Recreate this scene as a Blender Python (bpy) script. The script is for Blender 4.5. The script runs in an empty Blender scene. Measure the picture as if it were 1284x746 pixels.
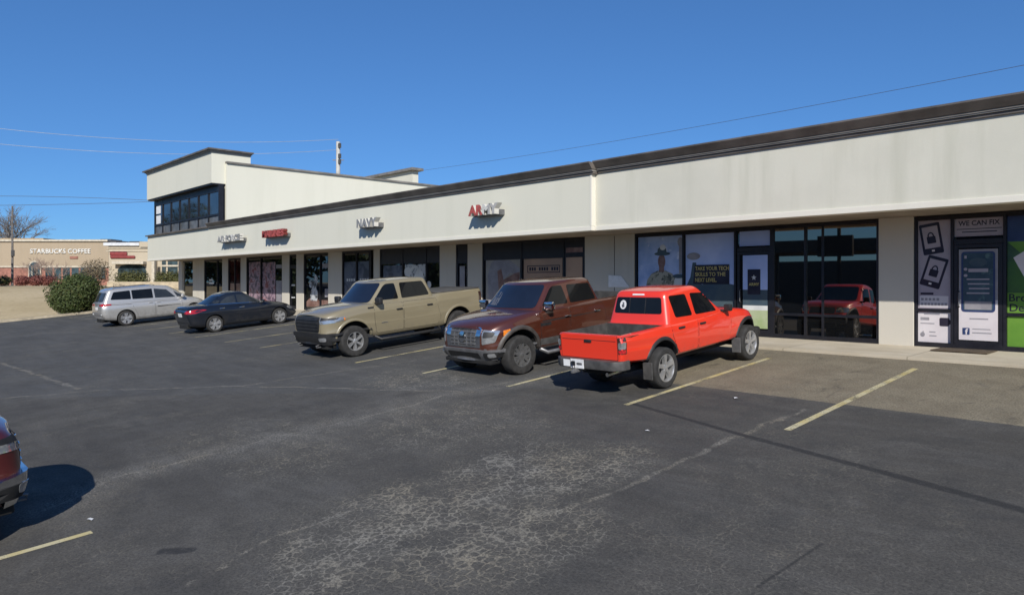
import bpy, bmesh, math, random
from math import radians as R, sin, cos, pi, sqrt
from mathutils import Vector, Matrix
from mathutils.bvhtree import BVHTree
from mathutils.geometry import delaunay_2d_cdt

random.seed(7)
SC = bpy.context.scene
COL = SC.collection
PHW, PHH = 1284, 746
F_PX, CX, HY, CAMH, SLOPE = 906.0, 642.0, 354.0, 2.81, 0.088
CF, SF = 0.7324, 0.681          # camera forward = (-CF, SF), right = (SF, CF); X runs along the shops, Y towards them
TILT = math.atan(SLOPE)

# ------------------------------------------------------------------ survey helpers
def ray(x, y):
    a = (x - CX) / F_PX; b = (HY - y) / F_PX
    return Vector((-CF + SF * a, SF + CF * a, b))
def gz(X, Y):                    # height of the ground
    base = SLOPE * min(max(Y, -14.0), 15.6)
    t = min(max((-48.6 - X) / 26.0, 0), 1); t = t * t * (3 - 2 * t)
    return base * (1 - t) + 2.45 * t
def gpt(x, y):                   # a pixel on the sloping lot
    r = ray(x, y); k = -CAMH / (r.z - SLOPE * r.y); p = r * k; p.z += CAMH
    return p
def ypt(x, y, Y):
    r = ray(x, y); p = r * (Y / r.y); p.z += CAMH
    return p
def dpt(x, y, D):                # pixel at a given depth along the view
    p = ray(x, y) * D; p.z += CAMH
    return p
def wx(x, Y=17.1):
    return ypt(x, HY, Y).x

# ------------------------------------------------------------------ materials
class NT:
    def __init__(s, name):
        s.m = bpy.data.materials.new(name); s.m.use_nodes = True
        s.t = s.m.node_tree; s.t.nodes.clear()
        s.out = s.t.nodes.new('ShaderNodeOutputMaterial')
        s.b = s.t.nodes.new('ShaderNodeBsdfPrincipled')
        s.t.links.new(s.b.outputs[0], s.out.inputs[0])
    def n(s, typ, **kw):
        nd = s.t.nodes.new(typ)
        for k, v in kw.items(): setattr(nd, k, v)
        return nd
    def put(s, sock, v):
        if v is None: return
        if isinstance(v, bpy.types.NodeSocket): s.t.links.new(v, sock)
        elif isinstance(v, (tuple, list)) and sock.type == 'RGBA': sock.default_value = tuple(v[:3]) + (1,)
        else: sock.default_value = v
    def math(s, op, a, b=None, c=None, clamp=False):
        nd = s.n('ShaderNodeMath', operation=op, use_clamp=clamp)
        s.put(nd.inputs[0], a); s.put(nd.inputs[1], b); s.put(nd.inputs[2], c)
        return nd.outputs[0]
    def vm(s, op, a, b=None, out=0):
        nd = s.n('ShaderNodeVectorMath', operation=op)
        s.put(nd.inputs[0], a); s.put(nd.inputs[1], b)
        return nd.outputs[out]
    def mix(s, f, a, b, mode='MIX'):
        nd = s.n('ShaderNodeMix', data_type='RGBA', blend_type=mode)
        s.put(nd.inputs[0], f); s.put(nd.inputs[6], a); s.put(nd.inputs[7], b)
        return nd.outputs[2]
    def ramp(s, f, lo, hi, a=0.0, b=1.0):
        nd = s.n('ShaderNodeMapRange', interpolation_type='SMOOTHSTEP')
        s.put(nd.inputs[0], f)
        for i, v in ((1, lo), (2, hi), (3, a), (4, b)): s.put(nd.inputs[i], v)
        return nd.outputs[0]
    def coord(s, which='Object'):
        return s.n('ShaderNodeTexCoord').outputs[which]
    def noise(s, v, scale, detail=4, rough=.55, dist=0.0, out=0):
        nd = s.n('ShaderNodeTexNoise')
        s.put(nd.inputs['Vector'], v)
        for k, q in (('Scale', scale), ('Detail', detail), ('Roughness', rough), ('Distortion', dist)): s.put(nd.inputs[k], q)
        return nd.outputs[out]
    def vor(s, v, scale, feature='DISTANCE_TO_EDGE', out='Distance', rnd=1.0):
        nd = s.n('ShaderNodeTexVoronoi', feature=feature)
        s.put(nd.inputs['Vector'], v); s.put(nd.inputs['Scale'], scale); s.put(nd.inputs['Randomness'], rnd)
        return nd.outputs[out]
    def map(s, v, scale=(1, 1, 1), loc=(0, 0, 0), rot=(0, 0, 0)):
        nd = s.n('ShaderNodeMapping')
        s.put(nd.inputs[0], v); nd.inputs[1].default_value = loc; nd.inputs[2].default_value = rot; nd.inputs[3].default_value = scale
        return nd.outputs[0]
    def sep(s, v):
        return s.n('ShaderNodeSeparateXYZ'), v
    def xyz(s, v):
        nd = s.n('ShaderNodeSeparateXYZ'); s.put(nd.inputs[0], v)
        return nd.outputs
    def bump(s, h, strength=.3, dist=.01):
        nd = s.n('ShaderNodeBump'); nd.inputs['Strength'].default_value = strength; nd.inputs['Distance'].default_value = dist
        s.put(nd.inputs['Height'], h); s.t.links.new(nd.outputs[0], s.b.inputs['Normal'])
    def set(s, **kw):
        for k, v in kw.items(): s.put(s.b.inputs[k.replace('_', ' ')], v)
        return s

def plain(name, col, rough=.6, metal=0.0, var=.12, scale=3.0, bump=0, bscale=60, **kw):
    t = NT(name); v = t.coord()
    n = t.noise(v, scale, 5, .6)
    d = tuple(c * (1 - var * 1.6) for c in col); l = tuple(min(1, c * (1 + var)) for c in col)
    t.set(Base_Color=t.mix(t.ramp(n, .3, .7), d, l), Metallic=metal)
    t.set(Roughness=t.ramp(t.noise(v, scale * 4, 3), .2, .8, max(0, rough - .07), min(1, rough + .07)))
    if bump: t.bump(t.noise(v, bscale, 4, .7), bump, .004)
    for k, x in kw.items(): t.put(t.b.inputs[k.replace('_', ' ')], x)
    return t.m

def paint(name, col, metal=0.0, rough=.35, coat=1.0, dirt=(.11, .095, .075), dirty=.45):
    t = NT(name); v = t.coord()
    z = t.xyz(v)[2]
    n = t.noise(v, 5, 5, .65)
    low = t.ramp(z, .85, .35)
    d = t.math('MULTIPLY', t.math('MULTIPLY', low, t.ramp(n, .35, .75)), dirty)
    fl = t.noise(v, 900, 1)
    c = t.mix(t.ramp(fl, .3, .7), tuple(c * .93 for c in col), tuple(min(1, c * 1.05) for c in col)) if metal else col
    t.set(Base_Color=t.mix(d, c, dirt), Metallic=metal)
    t.set(Roughness=t.math('MULTIPLY_ADD', d, .4, rough))
    t.set(Coat_Weight=t.math('SUBTRACT', coat, d, clamp=True), Coat_Roughness=t.ramp(n, .3, .8, .02, .07))
    return t.m

M = {}
def mats():
    M['glass_car'] = plain('tinted_car_glass', (.007, .008, .009), .03, 0, .1, 2, **{'IOR': 1.40})
    M['glass_mid'] = plain('lighter_car_glass', (.03, .035, .04), .03, 0, .2, 2, **{'IOR': 1.55})
    M['tyre'] = plain('tyre_rubber', (.028, .027, .026), .85, 0, .25, 9, .3, 90)
    M['rim'] = plain('alloy_wheel', (.55, .55, .55), .38, .75, .12, 8)
    M['glass_wind'] = plain('windscreen_glass', (.010, .014, .026), .03, 0, .1, 2, **{'IOR': 1.72})
    M['rim_mid'] = plain('machined_alloy', (.20, .20, .20), .32, .6, .12, 8)
    M['rim_dark'] = plain('dark_alloy', (.05, .05, .052), .35, .6, .1, 8)
    M['black'] = plain('black_plastic', (.018, .018, .019), .55, 0, .2, 6)
    M['under'] = plain('underbody', (.010, .010, .010), .9, 0, .2, 6)
    M['liner'] = plain('bed_liner', (.055, .053, .050), .8, 0, .25, 5, .2, 60)
    M['seam'] = plain('panel_gap', (.012, .011, .011), .8, 0, .1, 5)
    M['flare'] = plain('bronze_grey_plastic', (.055, .048, .043), .5, 0, .2, 6)
    M['grey_plastic'] = plain('grey_plastic', (.07, .068, .066), .55, 0, .2, 6)
    M['steelgrey'] = plain('grey_steel', (.17, .17, .175), .4, .4, .15, 6)
    M['chrome'] = plain('chrome', (.70, .71, .72), .12, 1.0, .06, 6)
    M['lamp'] = plain('headlamp_glass', (.40, .41, .42), .10, .6, .16, 9, **{'Coat Weight': 1.0})
    M['tail'] = plain('red_tail_lamp', (.42, .012, .015), .12, 0, .3, 25, **{'Coat Weight': 1.0})
    M['taildark'] = plain('smoked_tail_lamp', (.05, .025, .018), .12, 0, .3, 25, **{'Coat Weight': 1.0})
    M['amber'] = plain('amber_lens', (.7, .20, .02), .15, 0, .2, 25)
    M['plate'] = plain('licence_plate', (.72, .72, .72), .4, 0, .1, 12)
    M['white'] = plain('white_film', (.75, .75, .74), .5, 0, .06, 5)
    M['red'] = paint('red_paint', (.74, .038, .014), 0, .38)
    M['tan'] = paint('sand_paint', (.215, .184, .118), .0, .4, dirty=.5)
    M['brown'] = paint('copper_brown_paint', (.080, .022, .012), .2, .30)
    M['navy'] = paint('blue_black_paint', (.009, .012, .019), .2, .3, dirty=.15)
    M['silver'] = paint('silver_paint', (.50, .49, .47), .55, .36)
    M['maroon'] = paint('maroon_paint', (.09, .012, .012), .15, .3)
    M['leaf'] = None

# ------------------------------------------------------------------ mesh helpers
def setp(o, label=None, cat=None, group=None, kind=None):
    if label: o['label'] = label
    if cat: o['category'] = cat
    if group: o['group'] = group
    if kind: o['kind'] = kind
    return o
def empty(name, loc=(0, 0, 0), rot=(0, 0, 0)):
    o = bpy.data.objects.new(name, None); COL.objects.link(o)
    o.location = loc; o.rotation_euler = rot; o.empty_display_size = .3
    return o
def link(name, me, mt, parent=None, smooth=None):
    mt = mt if isinstance(mt, (list, tuple)) else [mt]
    for m in mt: me.materials.append(M[m] if isinstance(m, str) else m)
    if smooth is not None:
        me.polygons.foreach_set('use_smooth', [True] * len(me.polygons))
        me.set_sharp_from_angle(angle=R(smooth))
    o = bpy.data.objects.new(name, me); COL.objects.link(o)
    if parent: o.parent = parent
    return o
class MB:
    def __init__(s): s.bm = bmesh.new(); s.mi = 0
    def _tag(s, faces):
        for f in faces: f.material_index = s.mi
    def box(s, x0, x1, y0, y1, z0, z1, bev=0, mtx=None):
        n0 = set(s.bm.faces)
        vs = [s.bm.verts.new(p) for p in ((x0, y0, z0), (x1, y0, z0), (x1, y1, z0), (x0, y1, z0), (x0, y0, z1), (x1, y0, z1), (x1, y1, z1), (x0, y1, z1))]
        fs = [s.bm.faces.new([vs[i] for i in q]) for q in ((0, 3, 2, 1), (4, 5, 6, 7), (0, 1, 5, 4), (1, 2, 6, 5), (2, 3, 7, 6), (3, 0, 4, 7))]
        if bev:
            es = list({e for f in fs for e in f.edges})
            bmesh.ops.bevel(s.bm, geom=es, offset=bev, segments=2, affect='EDGES', profile=.5)
        nf = [f for f in s.bm.faces if f not in n0]
        if mtx is not None:
            bmesh.ops.transform(s.bm, matrix=mtx, verts=list({v for f in nf for v in f.verts}))
        s._tag(nf); return s
    def prism(s, pts, axis, a, b, bev=0):    # 2D outline pushed from a to b along the axis
        def P(u, v, w): return {'x': (w, u, v), 'y': (u, w, v), 'z': (u, v, w)}[axis]
        n0 = set(s.bm.faces)
        A = [s.bm.verts.new(P(u, v, a)) for u, v in pts]; B = [s.bm.verts.new(P(u, v, b)) for u, v in pts]
        n = len(pts)
        for i in range(n): s.bm.faces.new((A[i], A[(i + 1) % n], B[(i + 1) % n], B[i]))
        s.bm.faces.new(A[::-1]); s.bm.faces.new(B)
        nf = [f for f in s.bm.faces if f not in n0]
        bmesh.ops.recalc_face_normals(s.bm, faces=nf)
        if bev:
            bmesh.ops.bevel(s.bm, geom=list({e for f in nf for e in f.edges}), offset=bev, segments=2, affect='EDGES', profile=.5)
            nf = [f for f in s.bm.faces if f not in n0]
        s._tag(nf); return s
    def tube(s, pts, r, seg=8, cap=True):
        pts = [Vector(p) for p in pts]; rs = r if isinstance(r, (list, tuple)) else [r] * len(pts)
        rings = []; n0 = set(s.bm.faces)
        for i, p in enumerate(pts):
            d = (pts[min(i + 1, len(pts) - 1)] - pts[max(i - 1, 0)]).normalized()
            a = d.orthogonal().normalized() if i == 0 else (a - d * a.dot(d)).normalized()
            b = d.cross(a)
            rings.append([s.bm.verts.new(p + (a * cos(2 * pi * k / seg) + b * sin(2 * pi * k / seg)) * rs[i]) for k in range(seg)])
        for i in range(len(rings) - 1):
            for k in range(seg):
                s.bm.faces.new((rings[i][k], rings[i][(k + 1) % seg], rings[i + 1][(k + 1) % seg], rings[i + 1][k]))
        if cap: s.bm.faces.new(rings[0][::-1]); s.bm.faces.new(rings[-1])
        s._tag([f for f in s.bm.faces if f not in n0]); return s
    def lathe(s, prof, axis='y', seg=40, closed=False):      # prof: (radius, along axis)
        n0 = set(s.bm.faces); rings = []
        for rr, w in prof:
            ring = []
            for k in range(seg):
                a = 2 * pi * k / seg; u, v = rr * cos(a), rr * sin(a)
                ring.append(s.bm.verts.new({'y': (u, w, v), 'z': (u, v, w), 'x': (w, u, v)}[axis]))
            rings.append(ring)
        m = len(rings)
        for i in range(m if closed else m - 1):
            A, B = rings[i], rings[(i + 1) % m]
            for k in range(seg): s.bm.faces.new((A[k], A[(k + 1) % seg], B[(k + 1) % seg], B[k]))
        nf = [f for f in s.bm.faces if f not in n0]
        bmesh.ops.recalc_face_normals(s.bm, faces=nf); s._tag(nf); return s
    def quad(s, *p):
        f = s.bm.faces.new([s.bm.verts.new(q) for q in p]); f.material_index = s.mi; return s
    def poly(s, pts):
        f = s.bm.faces.new([s.bm.verts.new(q) for q in pts]); f.material_index = s.mi; return s
    def build(s, name, mt, parent=None, smooth=None):
        me = bpy.data.meshes.new(name); s.bm.to_mesh(me); s.bm.free()
        return link(name, me, mt, parent, smooth)

def rpoly(pts, r, n=4):                   # polygon with rounded corners
    out = []; m = len(pts)
    rs = r if isinstance(r, (list, tuple)) else [r] * m
    for i in range(m):
        p = Vector(pts[i]); a = Vector(pts[i - 1]) - p; b = Vector(pts[(i + 1) % m]) - p
        rr = min(rs[i], a.length * .45, b.length * .45)
        if rr < 1e-4: out.append(tuple(p)); continue
        p0 = p + a.normalized() * rr; p1 = p + b.normalized() * rr
        for k in range(n + 1):
            t = k / n; out.append(tuple(p0 * (1 - t) ** 2 + p * 2 * t * (1 - t) + p1 * t * t))
    return out

# text as a mesh in the local XY plane, centred
def text_mesh(body, h, depth=.0, width=None, bold=0.0, align='CENTER'):
    cu = bpy.data.curves.new('text', 'FONT'); cu.body = body; cu.size = 1; cu.align_x = align
    cu.extrude = 0; cu.offset = bold; cu.resolution_u = 3
    o = bpy.data.objects.new('text', cu); COL.objects.link(o)
    bpy.context.view_layer.update()
    me = bpy.data.meshes.new_from_object(o.evaluated_get(bpy.context.evaluated_depsgraph_get()))
    bpy.data.objects.remove(o); bpy.data.curves.remove(cu)
    xs = [v.co.x for v in me.vertices]; ys = [v.co.y for v in me.vertices]
    sy = h / (max(ys) - min(ys)); sx = sy if width is None else width / (max(xs) - min(xs))
    x0 = min(xs) if align == 'LEFT' else (min(xs) + max(xs)) / 2; y0 = min(ys)
    for v in me.vertices: v.co.x = (v.co.x - x0) * sx; v.co.y = (v.co.y - y0) * sy
    if depth:
        bm = bmesh.new(); bm.from_mesh(me)
        bmesh.ops.remove_doubles(bm, verts=bm.verts, dist=1e-5)
        g = bmesh.ops.extrude_face_region(bm, geom=list(bm.faces))
        for e in g['geom']:
            if isinstance(e, bmesh.types.BMVert): e.co.z -= depth
        bmesh.ops.recalc_face_normals(bm, faces=list(bm.faces))
        bm.to_mesh(me); bm.free()
    return me

# ------------------------------------------------------------------ vehicle kit
def spl(keys, u):                         # smooth interpolation through key points
    k = sorted(keys)
    if u <= k[0][0]: return k[0][1]
    if u >= k[-1][0]: return k[-1][1]
    for i in range(len(k) - 1):
        if k[i][0] <= u <= k[i + 1][0]:
            x0, y0 = k[i]; x1, y1 = k[i + 1]; h = x1 - x0; t = (u - x0) / h
            def sl(j):
                if j <= 0 or j >= len(k) - 1: return (k[min(j + 1, len(k) - 1)][1] - k[max(j - 1, 0)][1]) / (k[min(j + 1, len(k) - 1)][0] - k[max(j - 1, 0)][0])
                a = (k[j][1] - k[j - 1][1]) / (k[j][0] - k[j - 1][0]); b = (k[j + 1][1] - k[j][1]) / (k[j + 1][0] - k[j][0])
                return 0 if a * b <= 0 else 2 * a * b / (a + b)
            m0, m1 = sl(i) * h, sl(i + 1) * h
            return (2 * t ** 3 - 3 * t * t + 1) * y0 + (t ** 3 - 2 * t * t + t) * m0 + (-2 * t ** 3 + 3 * t * t) * y1 + (t ** 3 - t * t) * m1
PROF_TRUCK = [(0, 0), (.80, 0), (.90, .015), (.955, .08), (.972, .2), (.984, .36), (.992, .405), (.990, .43), (.984, .455), (.990, .60), (.995, .69), (1.0, .74), (.998, .765), (.985, .80), (.974, .885), (.955, .945), (.92, .98), (.86, .997), (.7, 1.0), (.5, 1.0), (.3, 1.0), (.12, 1.0), (0, 1.0)]
PROF_CAR = [(0, 0), (.78, 0), (.89, .02), (.95, .09), (.972, .2), (.978, .34), (.99, .5), (1.0, .62), (.992, .72), (.972, .82), (.94, .9), (.89, .955), (.82, .985), (.7, 1.0), (.35, 1.0), (0, 1.0)]
def body_bm(S):
    x0, x1 = S['x0'], S['x1']; rf, rr = S['rf'], S['rr']
    us = set()
    for k in range(15):
        a = pi / 2 * k / 14
        us.add(round(x1 - rf * (1 - sin(a)), 4)); us.add(round(x0 + rr * (1 - sin(a)), 4))
    n = 44
    for k in range(n + 1): us.add(round(x0 + rr + (x1 - rf - x0 - rr) * k / n, 4))
    us = sorted(us)
    prof = S['prof']; bm = bmesh.new(); rings = []
    zs_b = S['zb']; zs_t = S['zt']
    for u in us:
        zb, zt = spl(zs_b, u), spl(zs_t, u); w = spl(S['w'], u)
        d1, d0 = x1 - u, u - x0
        if d1 < rf: w -= S.get('ef', .30) * (1 - sqrt(max(0, 1 - (1 - d1 / rf) ** 2)))
        if d0 < rr: w -= S.get('er', .10) * (1 - sqrt(max(0, 1 - (1 - d0 / rr) ** 2)))
        zc = S.get('crown', .03)
        # vertical rounding of nose and tail
        k1 = max(0, 1 - d1 / S.get('rzf', .12)); k0 = max(0, 1 - d0 / S.get('rzr', .05))
        drop = S.get('dzf', .10) * (1 - sqrt(max(0, 1 - k1 * k1))) + S.get('dzr', .03) * (1 - sqrt(max(0, 1 - k0 * k0)))
        rise = S.get('rbf', .06) * (1 - sqrt(max(0, 1 - k1 * k1))) + S.get('rbr', .03) * (1 - sqrt(max(0, 1 - k0 * k0)))
        zt -= drop; zb += rise
        pts = []
        for fy, fz in prof:
            y = w * fy; z = zb + (zt - zb) * fz
            if fz > .9: z += (spl(zc, u) if isinstance(zc, list) else zc) * (1 - fy ** 2)
            uu = u
            g1 = max(0, 1 - d1 / 1.3); g0 = max(0, 1 - d0 / .8)
            uu -= S.get('bowf', .10) * (y / S['w0']) ** 2 * g1
            uu += S.get('bowr', .04) * (y / S['w0']) ** 2 * g0
            uu += g1 ** 2 * spl(S['rakef'], fz) if 'rakef' in S else 0
            uu += g0 ** 2 * spl(S['raker'], fz) if 'raker' in S else 0
            pts.append((uu, y, z))
        full = pts + [(p[0], -p[1], p[2]) for p in pts[::-1][1:-1]]
        rings.append([bm.verts.new(p) for p in full])
    m = len(rings[0])
    for a, b in zip(rings, rings[1:]):
        for i in range(m): bm.faces.new((a[i], a[(i + 1) % m], b[(i + 1) % m], b[i]))
    h = len(prof)
    for ring, fl in ((rings[0], False), (rings[-1], True)):
        for i in range(h - 1):
            q = [ring[i], ring[i + 1], ring[(m - i - 1) % m], ring[(m - i) % m]]
            u = []
            for v in q:
                if v not in u: u.append(v)
            if len(u) > 2: bm.faces.new(u)
    bmesh.ops.recalc_face_normals(bm, faces=list(bm.faces))
    return bm
def cyl_obj(r, y0, y1, u, z, seg=48):
    bm = bmesh.new()
    A = [bm.verts.new((u + r * cos(2 * pi * k / seg), y0, z + r * sin(2 * pi * k / seg))) for k in range(seg)]
    B = [bm.verts.new((u + r * cos(2 * pi * k / seg), y1, z + r * sin(2 * pi * k / seg))) for k in range(seg)]
    for k in range(seg): bm.faces.new((A[k], A[(k + 1) % seg], B[(k + 1) % seg], B[k]))
    bm.faces.new(A[::-1]); bm.faces.new(B)
    bmesh.ops.recalc_face_normals(bm, faces=list(bm.faces))
    me = bpy.data.meshes.new('cut'); bm.to_mesh(me); bm.free()
    o = bpy.data.objects.new('cut', me); COL.objects.link(o); return o
def box_obj(*b):
    mb = MB().box(*b); me = bpy.data.meshes.new('cut'); mb.bm.to_mesh(me); mb.bm.free()
    o = bpy.data.objects.new('cut', me); COL.objects.link(o); return o
def boolean(bm, cutters):
    me = bpy.data.meshes.new('b'); bm.to_mesh(me); bm.free()
    o = bpy.data.objects.new('b', me); COL.objects.link(o)
    for c in cutters:
        md = o.modifiers.new('c', 'BOOLEAN'); md.object = c; md.operation = 'DIFFERENCE'; md.solver = 'EXACT'
    bpy.context.view_layer.update()
    r = bpy.data.meshes.new_from_object(o.evaluated_get(bpy.context.evaluated_depsgraph_get()))
    bpy.data.objects.remove(o)
    for c in cutters: bpy.data.objects.remove(c)
    r.materials.clear()
    return r
def green_bm(G):                           # cab / cabin: stacked plan outlines
    bm = bmesh.new(); rings = []
    levels = [(.85 * k / 10, 0) for k in range(11)]
    for k in range(1, 9):
        a = pi / 2 * k / 8; levels.append((.85 + .15 * sin(a), G['rt'] * (1 - cos(a))))
    nE = 10
    def outline(t, ins):
        e = t ** G.get('ef', .95); er = t ** G.get('er', 1.0)
        f = G['f0'] + (G['f1'] - G['f0']) * e - ins; r = G['r0'] + (G['r1'] - G['r0']) * er + ins
        w = G['w0'] + (G['w1'] - G['w0']) * t - ins
        c = G['c']; pts = []
        def arc(cx, cy, a0, ca, cb):
            for k in range(7):
                a = a0 + pi / 2 * k / 6; pts.append((cx + ca * cos(a), cy + cb * sin(a)))
        cf = G.get('cf', .5)
        pts += [(f, -w + c + (2 * w - 2 * c) * k / nE) for k in range(1, nE)]
        arc(f - cf, w - c, 0, cf, c) if False else None
        pts2 = []
        # front edge, left front corner, left side, rear ...
        for k in range(7):
            a = pi / 2 * k / 6; pts2.append((f - c + c * cos(a), w - c + c * sin(a)))
        for k in range(1, 16): pts2.append((f - c + (r + c - f + c) * k / 16, w))
        for k in range(7):
            a = pi / 2 + pi / 2 * k / 6; pts2.append((r + c + c * cos(a), w - c + c * sin(a)))
        for k in range(1, nE): pts2.append((r, w - c - (2 * w - 2 * c) * k / nE))
        for k in range(7):
            a = pi + pi / 2 * k / 6; pts2.append((r + c + c * cos(a), -w + c + c * sin(a)))
        for k in range(1, 16): pts2.append((r + c + (f - c - r - c) * k / 16, -w))
        for k in range(7):
            a = 3 * pi / 2 + pi / 2 * k / 6; pts2.append((f - c + c * cos(a), -w + c + c * sin(a)))
        pts2 += pts
        mid = (f + r) / 2; hl = (f - r) / 2; res = []
        for u, y in pts2:
            q = (u - mid) / hl
            if q > 0: u -= G.get('bowf', .12) * (y / w) ** 2 * q ** 3
            else: u += G.get('bowr', .05) * (y / w) ** 2 * (-q) ** 3
            y *= 1 - G.get('taper_f', .05) * max(0, q) ** 2 - G.get('taper_r', .03) * max(0, -q) ** 2
            zt = spl(G['roof'], u); zbel = spl(G['belt'], u)
            res.append((u, y, zbel + (zt - zbel) * t))
        return res
    for t, ins in levels: rings.append([bm.verts.new(p) for p in outline(t, ins)])
    m = len(rings[0])
    last = [v.co.copy() for v in rings[-1]]; cen = sum(last, Vector()) / m
    for s in (.75, .5, .25):
        rings.append([bm.verts.new((cen.x + (p.x - cen.x) * s, p.y * s, spl(G['roof'], cen.x + (p.x - cen.x) * s) + G.get('crown', .03) * (1 - s * s))) for p in last])
    for a, b in zip(rings, rings[1:]):
        for i in range(m): bm.faces.new((a[i], a[(i + 1) % m], b[(i + 1) % m], b[i]))
    bm.faces.new(rings[-1]); bm.faces.new(rings[0][::-1])
    bmesh.ops.recalc_face_normals(bm, faces=list(bm.faces))
    return bm
def decal_into(bm, bvh, outline, axis, sign, eps, thick, grid=.08, mi=0):
    """fit an outline onto a surface: axis 'y' outline (u,z); 'x' outline (y,z); 'z' outline (u,y)"""
    o1 = [Vector(p) for p in outline]; o2 = []
    for i, p in enumerate(o1):
        q = o1[(i + 1) % len(o1)]; m = max(1, int((q - p).length / (grid * .8)))
        o2 += [p + (q - p) * (k / m) for k in range(m)]
    n = len(o2)
    xs = [p.x for p in o2]; ys = [p.y for p in o2]; pts = list(o2)
    gx = max(2, int((max(xs) - min(xs)) / grid)); gy = max(2, int((max(ys) - min(ys)) / grid))
    def inside(p):
        c = False
        for i in range(n):
            a, b = o2[i], o2[i - 1]
            if (a.y > p.y) != (b.y > p.y) and p.x < (b.x - a.x) * (p.y - a.y) / (b.y - a.y) + a.x: c = not c
        return c
    def edge_d(p):
        d = 9
        for i in range(n):
            a, b = o2[i - 1], o2[i]; ab = b - a; L = ab.length_squared
            t = 0 if L < 1e-12 else max(0, min(1, (p - a).dot(ab) / L)); d = min(d, (p - a - ab * t).length)
        return d
    for i in range(1, gx):
        for j in range(1, gy):
            p = Vector((min(xs) + (max(xs) - min(xs)) * i / gx, min(ys) + (max(ys) - min(ys)) * j / gy))
            if inside(p) and edge_d(p) > grid * .3: pts.append(p)
    vs, es, fs = delaunay_2d_cdt(pts, [(i, (i + 1) % n) for i in range(n)], [], 1, 1e-6)[:3]
    out = []
    for p in vs:
        if axis == 'y': org, dr = Vector((p.x, 4 * sign, p.y)), Vector((0, -sign, 0))
        elif axis == 'x': org, dr = Vector((6 * sign, p.x, p.y)), Vector((-sign, 0, 0))
        else: org, dr = Vector((p.x, p.y, 5)), Vector((0, 0, -1))
        hit, nor, *_ = bvh.ray_cast(org, dr)
        if hit is None: hit, nor, *_ = bvh.find_nearest(org + dr * 3)
        if nor.dot(dr) > 0: nor = -nor
        out.append((hit, nor))
    sgn = (Vector((0, sign, 0)) if axis == 'y' else Vector((sign, 0, 0)) if axis == 'x' else Vector((0, 0, 1)))
    V = [bm.verts.new(h + nn * eps) for h, nn in out]
    nf = []
    for f in fs:
        try: nf.append(bm.faces.new([V[i] for i in f]))
        except ValueError: pass
    for f in nf:
        f.normal_update()
        if f.normal.dot(sgn) < 0: f.normal_flip()
        f.material_index = mi; f.smooth = True
    nset = set(nf)
    be = [e for e in {e for f in nf for e in f.edges} if len([f for f in e.link_faces if f in nset]) == 1]
    W = {}
    idx = {v: i for i, v in enumerate(V)}
    for e in be:
        for v in e.verts:
            if v not in W: W[v] = bm.verts.new(v.co - out[idx[v]][1] * thick)
    for e in be:
        a, b = e.verts
        f = bm.faces.new((a, b, W[b], W[a])); f.material_index = mi
def decal(name, bvh, outline, axis, sign, mt, parent, eps=.006, thick=.014, grid=.05):
    bm = bmesh.new(); decal_into(bm, bvh, outline, axis, sign, eps, thick, grid)
    me = bpy.data.meshes.new(name); bm.to_mesh(me); bm.free()
    return link(name, me, mt, parent, 40)
def shrink(poly, d):
    """inset a counter-clockwise or clockwise polygon by d"""
    n = len(poly); P = [Vector(p) for p in poly]
    area = sum(P[i - 1].x * P[i].y - P[i].x * P[i - 1].y for i in range(n)); s = 1 if area > 0 else -1
    out = []
    for i in range(n):
        a = (P[i] - P[i - 1]).normalized(); b = (P[(i + 1) % n] - P[i]).normalized()
        na = Vector((-a.y, a.x)) * s; nb = Vector((-b.y, b.x)) * s; k = (na + nb)
        k = k / max(.35, 1 + na.dot(nb))
        out.append(tuple(P[i] + k * d))
    return out
def door(bvh, poly, sign, mt, parent, r=.035):
    bm = bmesh.new()
    decal_into(bm, bvh, rpoly(poly, r), 'y', sign, .0015, .004, .10, 1)
    decal_into(bm, bvh, rpoly(shrink(poly, .0075), r), 'y', sign, .004, .006, .10, 0)
    me = bpy.data.meshes.new('door'); bm.to_mesh(me); bm.free()
    return link('door', me, [mt, 'seam'], parent, 40)
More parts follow.
